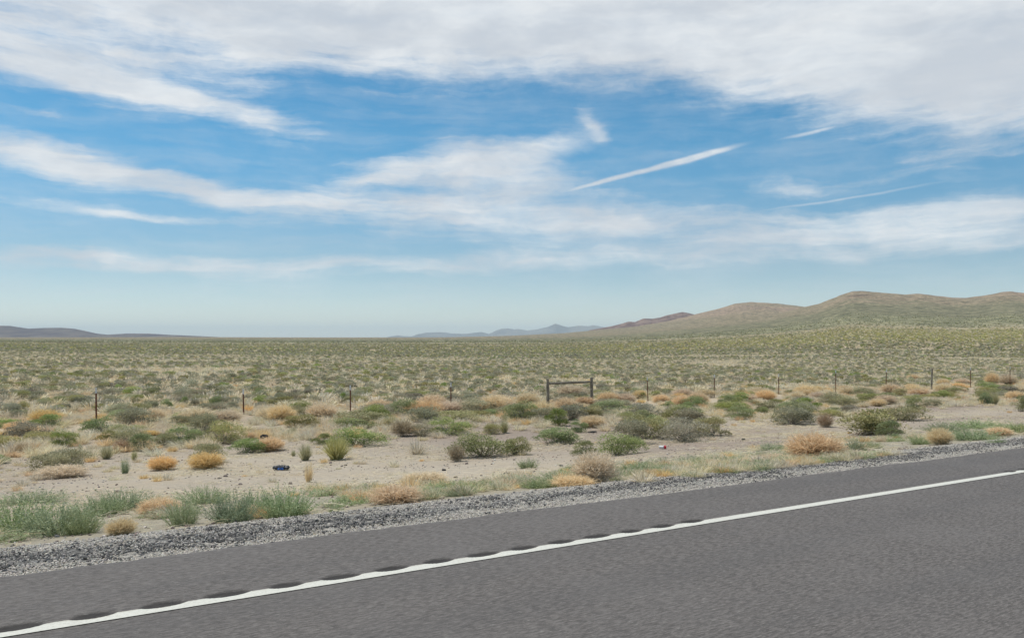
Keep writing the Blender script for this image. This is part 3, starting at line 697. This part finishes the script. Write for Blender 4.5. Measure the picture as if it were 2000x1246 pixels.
# ---------------------------------------------------------------- fence
m_rust, T = material('rusty_steel')
pos = posn(T); a = T.noise(pos, 14., 4, .7).outputs[0]
finish(T, T.mix(T.ramp(a, .35, .65), (.16, .060, .040), (.28, .13, .08)), .8, .3)
m_tip, T = material('white_post_tip'); a = T.noise(posn(T), 40., 3, .6).outputs[0]
finish(T, T.mix(T.ramp(a, .35, .65), (.72, .72, .72), (.88, .88, .87)), .6, .3)
m_wood, T = material('weathered_wood')
pos = posn(T); a = T.noise(T.node('ShaderNodeVectorMath', {0: pos, 1: (30, 30, 3)}, operation='MULTIPLY').outputs[0], 1., 4, .7).outputs[0]; b = T.noise(pos, 6., 3, .6).outputs[0]
finish(T, T.mix(T.ramp(b, .5, .7), T.mix(T.ramp(a, .35, .65), (.14, .12, .09), (.33, .29, .23)), (.42, .38, .31)), .9, .1, bumpn(T, a, .5, .01))
m_wire, T = material('galvanised_wire'); finish(T, (.26, .20, .16, 1), .6, .5)
def box_mb(V, Fs, cx, cy, z0, z1, hx, hy):
    b = len(V); V += [(cx - hx, cy - hy, z0), (cx + hx, cy - hy, z0), (cx + hx, cy + hy, z0), (cx - hx, cy + hy, z0), (cx - hx, cy - hy, z1), (cx + hx, cy - hy, z1), (cx + hx, cy + hy, z1), (cx - hx, cy + hy, z1)]
    Fs += [(b, b + 3, b + 2, b + 1), (b + 4, b + 5, b + 6, b + 7), (b, b + 1, b + 5, b + 4), (b + 1, b + 2, b + 6, b + 5), (b + 2, b + 3, b + 7, b + 6), (b + 3, b, b + 4, b + 7)]
def tpost_mesh(h0, h1, mat, name):
    V = []; Fs = []
    box_mb(V, Fs, 0, 0, h0, h1, .028, .0035)                 # flange
    box_mb(V, Fs, 0, -.019, h0, h1, .0035, .015)             # web
    z = h0 + .05
    while z < h1 - .03 and name == 'post_shaft':
        box_mb(V, Fs, 0, .008, z, z + .012, .009, .0045); z += .054   # studs
    return mesh_np(name, V, Fs, mat)
def log_mesh(name, A, B, r0, r1, mat, seg=12, rings=7, seed=1):
    r = np.random.default_rng(seed); A = np.array(A, float); B = np.array(B, float); d = unit(B - A); u = unit(np.cross(d, [.31, .2, .9] if abs(d[2]) < .9 else [1, 0, 0])); v = np.cross(d, u)
    V = []; L = 0
    a = np.linspace(0, 2 * np.pi, seg, endpoint=False); wob = 1 + r.normal(size=seg) * .05
    for k in range(rings):
        q = k / (rings - 1); c = A + (B - A) * q + u * r.normal() * .006 + v * r.normal() * .006; rad = (r0 + (r1 - r0) * q) * wob * (.9 if k in (0, rings - 1) else 1)
        V.append(c + np.outer(np.cos(a) * rad, u) + np.outer(np.sin(a) * rad, v))
    V = np.concatenate(V); Fq = grid_faces(rings, seg, True); me = bpy.data.meshes.new(name)
    me.from_pydata(V.tolist(), [], Fq.tolist() + [list(range(seg))[::-1], list(range((rings - 1) * seg, rings * seg))]); me.materials.append(mat); me.update(); return me
def tube_path(name, P, rad, mat, seg=5):
    P = np.asarray(P, float); a = np.linspace(0, 2 * np.pi, seg, endpoint=False); d = unit(np.gradient(P, axis=0)); up = np.array([0, 0, 1.]); s = unit(np.cross(d, up)); u = np.cross(s, d)
    V = (P[:, None] + (np.cos(a)[None, :, None] * s[:, None] + np.sin(a)[None, :, None] * u[:, None]) * rad).reshape(-1, 3)
    return mesh_np(name, V, grid_faces(len(P), seg, True), mat, True)
PF = 33.
def fence_pt(px):
    k = (px - CX) / F       # X = k*Y on the fence line
    t = PF * (-NX + k * NY) / (DX - k * DY); x, y = pt2xy(PF, t); return x, y, float(height(x, y)), t
POSTS = [(190, 757), (477, 764), (685, 752), (881, 747), (1265, 736), (1394, 731), (1520, 730), (1631, 723), (1729, 721), (1818, 718), (1894, 717), (1971, 716), (-260, 770), (2050, 713), (2120, 711)]
fx, fy, fz, ft0 = fence_pt(190)
fence = empty('wire_fence', (fx, fy, fz)); tag(fence, 'wire fence of rusty metal posts with white tips crossing the scrub', 'fence')
inv = Vector((fx, fy, fz))
tops = []
for i, (px, ytop) in enumerate(POSTS):
    x, y, z, t = fence_pt(px); d = y
    H = CAMH + (HOR - ytop) / F * y - z; H = min(max(H, 1.0), 1.55)
    tops.append((t, x, y, z, H))
    if px == 1818:
        o = link('fence_post', log_mesh('wooden_post', (0, 0, -.1), (.01, 0, H), .066, .060, m_wood, seed=8), fence); o['label'] = 'thicker grey wooden post'
    else:
        o = link('fence_post', tpost_mesh(-.1, H - .20, m_rust, 'post_shaft'), fence)
        tp = link('post_tip', tpost_mesh(H - .20, H, m_tip, 'tip'), o)
    o.location = Vector((x, y, z)) - inv; o.rotation_euler = (rng.normal() * .02, rng.normal() * .02, R(90) - TH)
for px in (1070, 1155):
    x, y, z, t = fence_pt(px); tops.append((t, x, y, z, 1.2))
tops.sort()
for h in (.40, .68, .96, 1.12):
    P = []
    for a, b in zip(tops[:-1], tops[1:]):
        for q in np.linspace(0, 1, 9)[:-1]:
            x = a[1] + (b[1] - a[1]) * q; y = a[2] + (b[2] - a[2]) * q; z = a[3] + (b[3] - a[3]) * q
            P.append((x - fx - NX * .03, y - fy - NY * .03, z - fz + h * 1.0 - .05 * 4 * q * (1 - q)))
    link('wire', tube_path('wire', P, .0032, m_wire), fence)
# wooden brace
x0, y0, z0, t0 = fence_pt(1070); x1, y1, z1, t1 = fence_pt(1155)
br = empty('fence_brace', (x0, y0, z0)); tag(br, 'weathered wooden brace of two posts and a cross rail in the fence line', 'fence brace')
hA = CAMH + (HOR - 740) / F * y0 - z0; hB = CAMH + (HOR - 736.5) / F * y1 - z1
dx, dy = x1 - x0, y1 - y0
link('post', log_mesh('brace_post', (0, 0, -.1), (-.01, 0, hA), .082, .072, m_wood, seed=2), br)
link('post', log_mesh('brace_post', (dx, dy, z1 - z0 - .1), (dx, dy, z1 - z0 + hB), .082, .072, m_wood, seed=3), br)
ra = CAMH + (HOR - 748.5) / F * y0 - z0; rb = CAMH + (HOR - 745.5) / F * y1 - z0
link('cross_rail', log_mesh('cross_rail', (dx * .03, dy * .03, ra), (dx * .97, dy * .97, rb), .068, .060, m_wood, seed=4), br)
link('brace_wire', tube_path('brace_wire', [(dx * q, dy * q, (ra - .05) * (1 - q) + .12 * q) for q in np.linspace(.03, .97, 5)], .008, m_rust), br)
link('brace_wire', tube_path('brace_wire', [(dx * (1 - q), dy * (1 - q), (rb - .05) * (1 - q) + .12 * q) for q in np.linspace(.03, .97, 5)], .008, m_rust), br)

# ---------------------------------------------------------------- random shrubs: verge filler and sage plain
ORD = ['nearest', 'second nearest', 'third nearest', 'fourth nearest', 'fifth nearest', 'sixth nearest', 'seventh nearest', 'eighth nearest', 'ninth nearest', 'tenth nearest']
def ordw(i):
    if i < 10: return ORD[i]
    tens = {1: 'tenth', 2: 'twentieth', 3: 'thirtieth', 4: 'fortieth', 5: 'fiftieth', 6: 'sixtieth', 7: 'seventieth', 8: 'eightieth', 9: 'ninetieth'}
    teen = ['eleventh', 'twelfth', 'thirteenth', 'fourteenth', 'fifteenth', 'sixteenth', 'seventeenth', 'eighteenth', 'nineteenth', 'twentieth']
    if i < 20: return teen[i - 10] + ' nearest'
    n = i + 1; t10 = {2: 'twenty', 3: 'thirty', 4: 'forty', 5: 'fifty', 6: 'sixty', 7: 'seventy', 8: 'eighty', 9: 'ninety'}[min(n // 10, 9)]
    u = n % 10
    return (tens[min(n // 10, 9)] if u == 0 else t10 + '-' + ['', 'first', 'second', 'third', 'fourth', 'fifth', 'sixth', 'seventh', 'eighth', 'ninth'][u]) + ' nearest'
MARK = [(190, 'left of the leftmost fence post'), (477, 'between first and second fence posts'), (685, 'between second and third fence posts'), (881, 'between third and fourth fence posts'), (1070, 'between fourth post and wooden brace'),
        (1155, 'in line with the wooden brace'), (1265, 'between wooden brace and next post'), (1394, 'between first and second posts right of brace'), (1520, 'between second and third posts right of brace'),
        (1631, 'between third and fourth posts right of brace'), (1729, 'between fourth and fifth posts right of brace'), (1818, 'left beside the grey wooden post'), (1894, 'right beside the grey wooden post'), (1971, 'left of the rightmost fence post'), (9e9, 'right of the rightmost fence post')]
def autolabel(cands, fmt, maker):
    """cands: (kind, x, y, z, w, h); gives each a label by its place against the fence posts"""
    cells = {}
    for c in cands:
        px = project(c[1], c[2], c[3])[0]; mk = next(m for lim, m in MARK if px < lim)
        cells.setdefault((c[0], mk), []).append(c)
    for (kind, mk), L in cells.items():
        L.sort(key=lambda c: math.hypot(c[1], c[2]))
        for i, c in enumerate(L): maker(c, fmt[kind].format(o=ordw(i), m=mk))
def poisson(x, y, s, order=None):
    """greedy thinning by grid: keep points not closer than s"""
    cell = {}; keep = []
    for i in range(len(x)):
        gx, gy = int(math.floor(x[i] / s[i])), int(math.floor(y[i] / s[i])); ok = True
        for a in (-1, 0, 1):
            for b in (-1, 0, 1):
                for j in cell.get((gx + a, gy + b), ()):
                    if (x[i] - x[j]) ** 2 + (y[i] - y[j]) ** 2 < (s[i] * .8) ** 2: ok = False
        if ok: cell.setdefault((gx, gy), []).append(i); keep.append(i)
    return np.array(keep, int)
r = np.random.default_rng(77)
_ppx = np.array([q[0] for q in POSTS] + [1070, 1155], float)
def clear_posts(x, y, w=0.):
    px = project(x, y, 0. * x - 1.8)[0]; pp = xy2pt(x, y)[0]; d = np.min(np.abs(px[:, None] - _ppx[None]), 1)
    return ~((pp > 26.5) & (pp < 33.3) & (d < 6 + (.5 * w) / y * F))
# shrubs between the bare soil and the fence
ixy = np.array([ground_at(a[1], a[2])[:2] for a in ITEMS])
n = 2600; tt = r.uniform(-8, 90, n); pp = r.uniform(19, 32.4, n); x, y = pt2xy(pp, tt)
dn = sstep(pp + fbm(x / 6, y / 6, 3) * 14, 21, 27); ok = r.random(n) < dn * .95
ok &= np.array([np.min((ixy[:, 0] - a) ** 2 + (ixy[:, 1] - b) ** 2) > 1.1 ** 2 for a, b in zip(x, y)])
px, py, dd = project(x, y, height(x, y)); ok &= (px > -60) & (px < 2060)
ok &= clear_posts(x, y, 1.0)
x, y, pp, dd = x[ok], y[ok], pp[ok], dd[ok]
k = poisson(x, y, np.full(len(x), 1.1)); x, y, pp, dd = x[k], y[k], pp[k], dd[k]
c = []
for a, b, q in zip(x, y, pp):
    belt = q > 28.5; u = r.random()
    kind = ('tan' if u < .42 else 'tumble' if u < .58 else 'straw' if u < .64 else 'olive' if u < .78 else 'sage' if u < .9 else 'green') if belt else ('olive' if u < .32 else 'green' if u < .52 else 'sage' if u < .68 else 'straw' if u < .86 else 'bunch' if u < .93 else 'tan')
    wd = r.uniform(.7, 1.5); ht = wd * r.uniform(.38, .58)
    if kind == 'straw': wd *= .7; ht = r.uniform(.25, .42)
    if kind == 'bunch': wd = r.uniform(.3, .6); ht = wd * .95
    c.append((kind, a, b, float(height(a, b)), wd, ht))
FM = dict(sage='grey sagebrush before the fence, {o} {m}', green='green shrub before the fence, {o} {m}', olive='olive shrub before the fence, {o} {m}', tan='pale tumbleweed before the fence, {o} {m}', tumble='orange tumbleweed before the fence, {o} {m}',
          straw='straw tuft before the fence, {o} {m}', bunch='bunch grass before the fence, {o} {m}')
GP = dict(sage='shrubs before the fence', green='shrubs before the fence', olive='shrubs before the fence', tan='tumbleweeds', tumble='tumbleweeds', straw='dry grass tufts', bunch='bunch grasses before the fence')
autolabel(c, FM, lambda c, lab: put(c[0], (c[1], c[2], c[3] - .02), c[4], c[5], lab, GP[c[0]]))

# the sage plain beyond the fence
def field(r0, r1, step, azl=R(47)):
    if r0 >= 260:
        n = int(azl * (r1 ** 2 - r0 ** 2) / step ** 2); a = r.uniform(-azl, azl, n); q = np.sqrt(r.uniform(r0 ** 2, r1 ** 2, n)); return np.sin(a) * q, np.cos(a) * q
    g = np.arange(-r1, r1, step); h = np.arange(0, r1, step * .95); a, b = np.meshgrid(g, h); a = a + (np.arange(len(h)) % 2)[:, None] * step * .5
    a = (a + r.uniform(-.48, .48, a.shape) * step).ravel(); b = (b + r.uniform(-.48, .48, b.shape) * step).ravel(); q = np.hypot(a, b)
    k = (q >= r0) & (q < r1) & (np.abs(np.arctan2(a, b)) < azl); return a[k], b[k]
X, Y = [], []
for r0, r1, st in [(28, 110, 1.34), (110, 260, 1.52), (260, 620, 2.2), (620, 1500, 4.8)]:
    a, b = field(r0, r1, st)
    X.append(a); Y.append(b)
LV = np.concatenate([np.full(len(a), i) for i, a in enumerate(X)]); X = np.concatenate(X); Y = np.concatenate(Y)
P, Tt = xy2pt(X, Y); ok = P > 34.2
# a few open straw gaps
gap = fbm(X / 11 + 3, Y / 11, 3); ok &= (gap > -.17) | (Y > 260)
ok &= r.random(len(X)) > .3 * sstep(Y, 300, 500) + .7 * np.clip((Y - 450) / 850, 0, 1) ** .7
X, Y, LV = X[ok], Y[ok], LV[ok]; Z = height(X, Y)
px, py, dd = project(X, Y, Z)
n = len(X); u = r.random(n); right = np.clip((px - 1000) / 700, 0, 1)
yq = Y * (1 + fbm(X / 220., Y / 90. + 3, 4) * .3); yb = sstep(yq, 215 + 55 * right, 270 + 80 * right) * (1 - sstep(yq, 430 + 20 * right, 620 + 60 * right)) * (.15 + .85 * right)
kind = np.where(u < yb * .75, 3, np.where(r.random(n) < .66, 0, np.where(r.random(n) < .80, 2, 1)))
wd = (.50 + .80 * r.random(n) ** 1.7) * np.array([1.02, .88, 1.05, 1.3])[LV]; ht = r.uniform(.34, .58, n) * np.array([1, 1.0, 1.1, 1.2])[LV]
vis = (px > -10) & (px < 2010); order = np.argsort(np.where(vis, np.hypot(X, Y), 1e9))
ind = order[:300]; KN = ['sage', 'green', 'olive', 'yellow']
c = [(KN[kind[i]] if kind[i] < 3 else 'olive', X[i], Y[i], Z[i], wd[i], ht[i]) for i in ind]
FM = dict(sage='grey-green sagebrush beyond the fence, {o} {m}', green='green shrub beyond the fence, {o} {m}', olive='olive shrub beyond the fence, {o} {m}')
autolabel(c, FM, lambda c, lab: put(c[0], (c[1], c[2], c[3] - .03), c[4], c[5], lab, 'shrubs of the plain beyond the fence', small=math.hypot(c[1], c[2]) > 48))
rest = np.ones(n, bool); rest[ind] = False; rest = np.where(rest)[0]
meshes = [m for k in KN for m in FAR[k]] + [m for k in KN for m in VF[k]]
idx = np.where(Y[rest] < 170, kind[rest] * 3 + r.integers(0, 3, len(rest)), 12 + kind[rest] * 2 + r.integers(0, 2, len(rest)))
scatter('sage_scrub', meshes, np.stack([X[rest], Y[rest], Z[rest] - .03], 1), np.stack([wd[rest], wd[rest], ht[rest]], 1), r.uniform(0, 6.28, len(rest)), idx, 'low grey-green sagebrush covering the plain to the foot of the hills', 'scrub')
# dry grass between shrubs
n = 26000; tt = r.uniform(-12, 110, n); pp = 32.5 + 75 * r.random(n) ** 1.4; x, y = pt2xy(pp, tt); ok = (y > 5)
a_, b_ = field(30, 259, .98)
c_, d_ = field(260, 700, 2.2); a_ = np.r_[a_, c_]; b_ = np.r_[b_, d_]; kp = xy2pt(a_, b_)[0] > 34; a_ = a_[kp]; b_ = b_[kp]; kk = r.random(len(a_)) < .55 + .35 * sstep(b_, 100, 160); a_ = a_[kk]; b_ = b_[kk]; q_ = r.random(len(a_)); m_ = len(a_)
scatter('straw_clumps', [tuft('straw_clump', 98 + i, M['straw'], 60, .06, .5, .3, (.1, .05), 2) for i in range(3)], np.stack([a_, b_, height(a_, b_) - .02], 1), np.stack([r.uniform(.55, 1.05, m_) * (1 + .5 * (b_ > 260))] * 2 + [r.uniform(.26, .50, m_)], 1), r.uniform(0, 6.28, m_), r.integers(0, 3, m_), 'clumps of pale dry grass between the sagebrush of the plain', 'dry grass')
n2 = 9000; t2 = r.uniform(-6, 90, n2); p2 = r.uniform(12, 33, n2); x2, y2 = pt2xy(p2, t2); ok2 = r.random(n2) < sstep(p2 + fbm(x2 / 5, y2 / 5, 3) * 16, 17, 27) * .9 + .16 * (fbm(x2 / 2, y2 / 2, 3) > .03)
x = np.r_[x[ok], x2[ok2]]; y = np.r_[y[ok], y2[ok2]]; kp = clear_posts(x, y, .3); x, y = x[kp], y[kp]; n = len(x); s = r.uniform(.18, .5, n); s = np.where(xy2pt(x, y)[0] < 20, s * .42, s)
scatter('dry_grass', ST + STO[:1], np.stack([x, y, height(x, y) - .01], 1), np.stack([s * 1.5, s * 1.5, s * r.uniform(.45, .75, n)], 1), r.uniform(0, 6.28, n), r.integers(0, 5, n) * (r.random(n) > .02), 'short pale straw grass between the shrubs', 'dry grass')
# low weeds and dry litter between gravel and bare soil
n = 9000; tt = -3 + 50 * r.random(n) ** 1.2; pp = 6.45 + 4.2 * r.random(n) ** 1.4; x, y = pt2xy(pp, tt)
ok = fbm(x / 1.1, y / 1.1, 4) + fbm(tt / 6, pp / 2, 3) * .8 > .05 + (pp - 6.5) * .02
x, y = x[ok], y[ok]; n = len(x); s = r.uniform(.08, .26, n)
scatter('low_weeds', WDL + WD[:1] + ST[:2] + STO[:1], np.stack([x, y, height(x, y) - .005], 1), np.stack([s * 1.4, s * 1.4, s * .55], 1), r.uniform(0, 6.28, n), r.choice(7, n, p=[.10, .10, .10, .03, .27, .24, .16]), 'thin low weeds and dry stalks along the shoulder', 'weeds')

# fallen straw lying flat on the bare soil
def flat_straw(seed):
    r = np.random.default_rng(seed); k = 26; A = np.c_[r.normal(size=(k, 2)) * .35, np.full(k, .015)]; an = r.uniform(-.9, .9, k); L = r.uniform(.15, .5, k)
    B = A + np.c_[np.cos(an) * L, np.sin(an) * L, r.uniform(0, .06, k)]
    v, f = ribbons(A, (A + B) / 2 + np.array([0, 0, .03]), B, np.full(k, .006), r, 2); return build('flat_straw', [(v, f, np.repeat(r.random(k), 2))], M['straw'])
n = 9000; tt = -3 + 70 * r.random(n) ** 1.2; pp = 6.9 + 20 * r.random(n); x, y = pt2xy(pp, tt); ok = fbm(x / 2.2, y / 2.2, 4) + .10 * (pp < 11) > .02; x, y = x[ok], y[ok]; n = len(x)
scatter('dry_litter', [flat_straw(i) for i in range(5)], np.stack([x, y, height(x, y) + .004], 1), (lambda q: np.stack([q * r.uniform(.3, .8, n)] * 2 + [q * r.uniform(.3, .6, n)], 1))(np.where(fbm(x * 7, y * 7, 2) > .1, .7, 1.)), r.normal(size=n) * .5 - 1., r.choice(5, n, p=[.24, .24, .24, .24, .04]), 'dead straw lying scattered over the bare soil', 'dry grass')

# ---------------------------------------------------------------- hills and mountains behind
def range_mesh(name, px, py, dist, depth, mat, base_y=664, seed=1, relief=.16):
    u = np.linspace(px[0], px[-1], 420); Yp = np.interp(u, px, py); H = CAMH + (HOR - Yp) / F * dist
    zb = CAMH + (HOR - base_y) / F * dist; s = np.linspace(-1, 1, 61); U, S = np.meshgrid(u, s)
    D = dist + S * depth; Xx = (U - CX) / F * D; prof = (1 - np.abs(S)) ** 1.25
    sc = dist / 1650. * 9
    nz = (np.abs(fbm(Xx / (sc * 2) + seed, D / (depth * .35), 5)) * -2.6 + fbm(Xx / sc, D / (depth * .2) + seed, 4)) * relief
    Hh = np.broadcast_to(H, U.shape); Zz = zb + (Hh - zb) * prof * (1 + nz * np.clip((1 - prof) * 1.6, 0, 1)) ; Zz[0] = Zz[-1] = zb - 30
    return mesh_np(name, np.stack([Xx, D, Zz], -1).reshape(-1, 3), grid_faces(*U.shape), mat, True)
def rock_mat(name, a, b, sc):
    m, T = material(name); pos = posn(T)
    n1 = T.noise(T.node('ShaderNodeVectorMath', {0: pos, 1: (sc, sc * .5, sc * 3)}, operation='MULTIPLY').outputs[0], 1., 5, .65).outputs[0]
    finish(T, T.mix(T.ramp(n1, .36, .64), a, b), .95, .05); return m
m1 = rock_mat('reddish_hill', (.13, .085, .080), (.25, .175, .145), .01)
m2 = rock_mat('dark_hill', (.085, .070, .085), (.16, .135, .125), .004)
m3 = rock_mat('far_mountain', (.10, .09, .09), (.20, .18, .16), .0008)
o = link('hills', range_mesh('reddish_hills', [1150, 1195, 1215, 1228, 1240, 1257, 1275, 1290, 1302, 1320, 1333, 1345, 1360, 1420], [645, 637, 632, 628, 629, 622, 622.5, 620, 616, 612, 609.3, 611.5, 615, 625], 9500, 1300, m1, 655, 3)); tag(o, kind='structure')
o = link('hills', range_mesh('left_hills', [-700, -400, -200, -60, 0, 20, 55, 85, 120, 145, 165, 190, 210, 250, 290, 335, 400, 500], [650, 640, 646, 640, 636, 636.5, 641.8, 640.5, 640, 642, 646, 651.5, 653.5, 651.3, 651.5, 654, 656.8, 662], 12500, 2500, m2, 664, 5, .10)); tag(o, kind='structure')
o = link('mountains', range_mesh('far_mountains', [740, 765, 777, 790, 805, 815, 830, 850, 870, 880, 910, 925, 940, 955, 962, 970, 980, 992, 1005, 1012, 1030, 1050, 1062, 1070, 1078, 1085, 1093, 1100, 1110, 1130, 1150, 1158, 1175, 1200, 1260],
     [662, 656.5, 655, 656.5, 657, 653, 650, 649, 649, 651, 652, 650, 648.5, 652, 649, 645, 642, 641, 643.5, 642.5, 645.5, 643, 640, 638.5, 635, 632, 634.5, 637, 639, 636, 637, 635, 638, 642, 650], 42000, 5000, m3, 664, 9, .3)); tag(o, kind='structure')

# ---------------------------------------------------------------- litter
def simple(name, rgb, rough=.5, var=.2):
    m, T = material(name); a = T.noise(posn(T), 60., 3, .6).outputs[0]
    finish(T, T.mix(T.ramp(a, .3, .7), tuple(v * (1 - var) for v in rgb), tuple(min(v * (1 + var), 1) for v in rgb)), rough, .4); return m
m_black = simple('black_plastic', (.015, .015, .018)); m_blue = simple('blue_print', (.03, .10, .32), .35); m_red = simple('red_plastic', (.55, .02, .04), .4); m_white = simple('white_plastic', (.75, .75, .74)); m_rub = simple('rubber', (.025, .025, .025), .9)
def crumple(name, L, Wd, Hh, mat, seed, nx=14, ny=8):
    """a crushed closed shell lying on the ground"""
    r = np.random.default_rng(seed); a = np.linspace(0, 2 * np.pi, 16, endpoint=False); s = np.linspace(-1, 1, nx); V = []
    for q in s:
        k = (1 - abs(q) ** 4) ** .5 * .98 + .02
        V.append(np.stack([np.full(16, q * L / 2), np.cos(a) * Wd / 2 * k * (1 + r.normal(size=16) * .12), Hh / 2 + np.sin(a) * Hh / 2 * k * (1 + r.normal(size=16) * .18)], 1))
    V = np.concatenate(V); Fq = grid_faces(nx, 16, True).tolist() + [list(range(16))[::-1], list(range((nx - 1) * 16, nx * 16))]
    me = bpy.data.meshes.new(name); me.from_pydata(V.tolist(), [], Fq); me.materials.append(mat); me.update(); return me
def litter_at(px, py): x, y, z = ground_at(px, py); return (x, y, z + .003), y / F
loc, k = litter_at(549, 918); o = empty('litter_bag', loc, R(4)); tag(o, 'black snack bag with a blue print lying on bare soil', 'litter')
link('bag', crumple('bag', 34 * k, 22 * k, 9 * k, m_black, 1), o); b = link('print', crumple('print', 14 * k, 12 * k, 6 * k, m_blue, 2), o); b.location = (1 * k, -7 * k, .002)
loc, k = litter_at(1294, 877); o = empty('paper_cup', loc, R(-6)); tag(o, 'white cup with a red end lying under the grey-green shrubs', 'cup')
link('cup_body', log_mesh('cup_body', (-7 * k, 0, 3.6 * k), (3 * k, 0, 3.8 * k), 2.7 * k, 3.4 * k, m_white, 16, 5), o); link('lid', log_mesh('lid', (3.1 * k, 0, 3.8 * k), (7 * k, 0, 3.8 * k), 3.7 * k, 3.6 * k, m_red, 16, 4), o)
loc, k = litter_at(548, 1016); tag(link('plastic_strip', crumple('strip', 46 * k, 5 * k, 3.2 * k, m_red, 5)), 'red plastic strip at the gravel edge under the largest roadside weed', 'litter').location = loc
loc, k = litter_at(516, 866); o = tag(link('tyre_scrap', crumple('scrap', 16 * k, 9 * k, 8 * k, m_rub, 6)), 'crumpled black scrap resting on the orange tangle', 'litter'); o.location = (loc[0], loc[1], loc[2] + 9 * k)
for (px, py, w_, h_, lab) in [(28, 870, 14, 5, 'white plastic scrap by the dark sagebrush at far left'), (233, 846, 14, 4, 'white scrap right of the leftmost fence post'), (1310, 819, 11, 4, 'white scrap behind the shrubs above the cup'), (1052, 811, 7, 3, 'tiny white scrap left of the shrub below the brace')]:
    loc, k = litter_at(px, py); tag(link('plastic_scrap', crumple('scrap', w_ * k, w_ * .6 * k, h_ * k, m_white, px)), lab, 'litter', 'white scraps on the ground').location = loc
for (px, py, w_, h_, rz, lab) in [(1157, 845, 20, 3, .5, 'black curved tyre strip below the pale dry mound'), (1743, 834, 12, 7, .2, 'black lump beside the biggest olive-green shrub'), (990, 928, 14, 5, 0, 'dark lump on soil below the large green shrub'), (1452, 860, 8, 4, 0, 'small dark lump on open soil right of the sagebrush'), (867, 919, 9, 3, 0, 'small dark lump left of the brown dead tangle')]:
    loc, k = litter_at(px, py); o = tag(link('tyre_scrap', crumple('scrap', w_ * k, w_ * .5 * k, h_ * k, m_rub, px)), lab, 'litter', 'black scraps on the ground'); o.location = loc; o.rotation_euler = (0, 0, rz)

# ---------------------------------------------------------------- haze
hx, hy0, hy1, hz0, hz1 = 76000, -74000, 76000, -75., 900.
V = [(-hx, hy0, hz0), (hx, hy0, hz0), (hx, hy1, hz0), (-hx, hy1, hz0), (-hx, hy0, hz1), (hx, hy0, hz1), (hx, hy1, hz1), (-hx, hy1, hz1)]
Fh = [(0, 3, 2, 1), (4, 5, 6, 7), (0, 1, 5, 4), (1, 2, 6, 5), (2, 3, 7, 6), (3, 0, 4, 7)]
mh = bpy.data.materials.new('haze_air'); mh.use_nodes = True; T = NT(mh.node_tree); T.n.clear()
pv = T.node('ShaderNodeVolumePrincipled', {'Color': (.74, .89, 1., 1), 'Density': 2.2e-5, 'Anisotropy': .0})
T.node('ShaderNodeOutputMaterial', {'Volume': pv.outputs[0]})
tag(link('haze', mesh_np('haze', V, Fh, mh)), 'thin pale blue air over the plain', 'haze', kind='stuff')
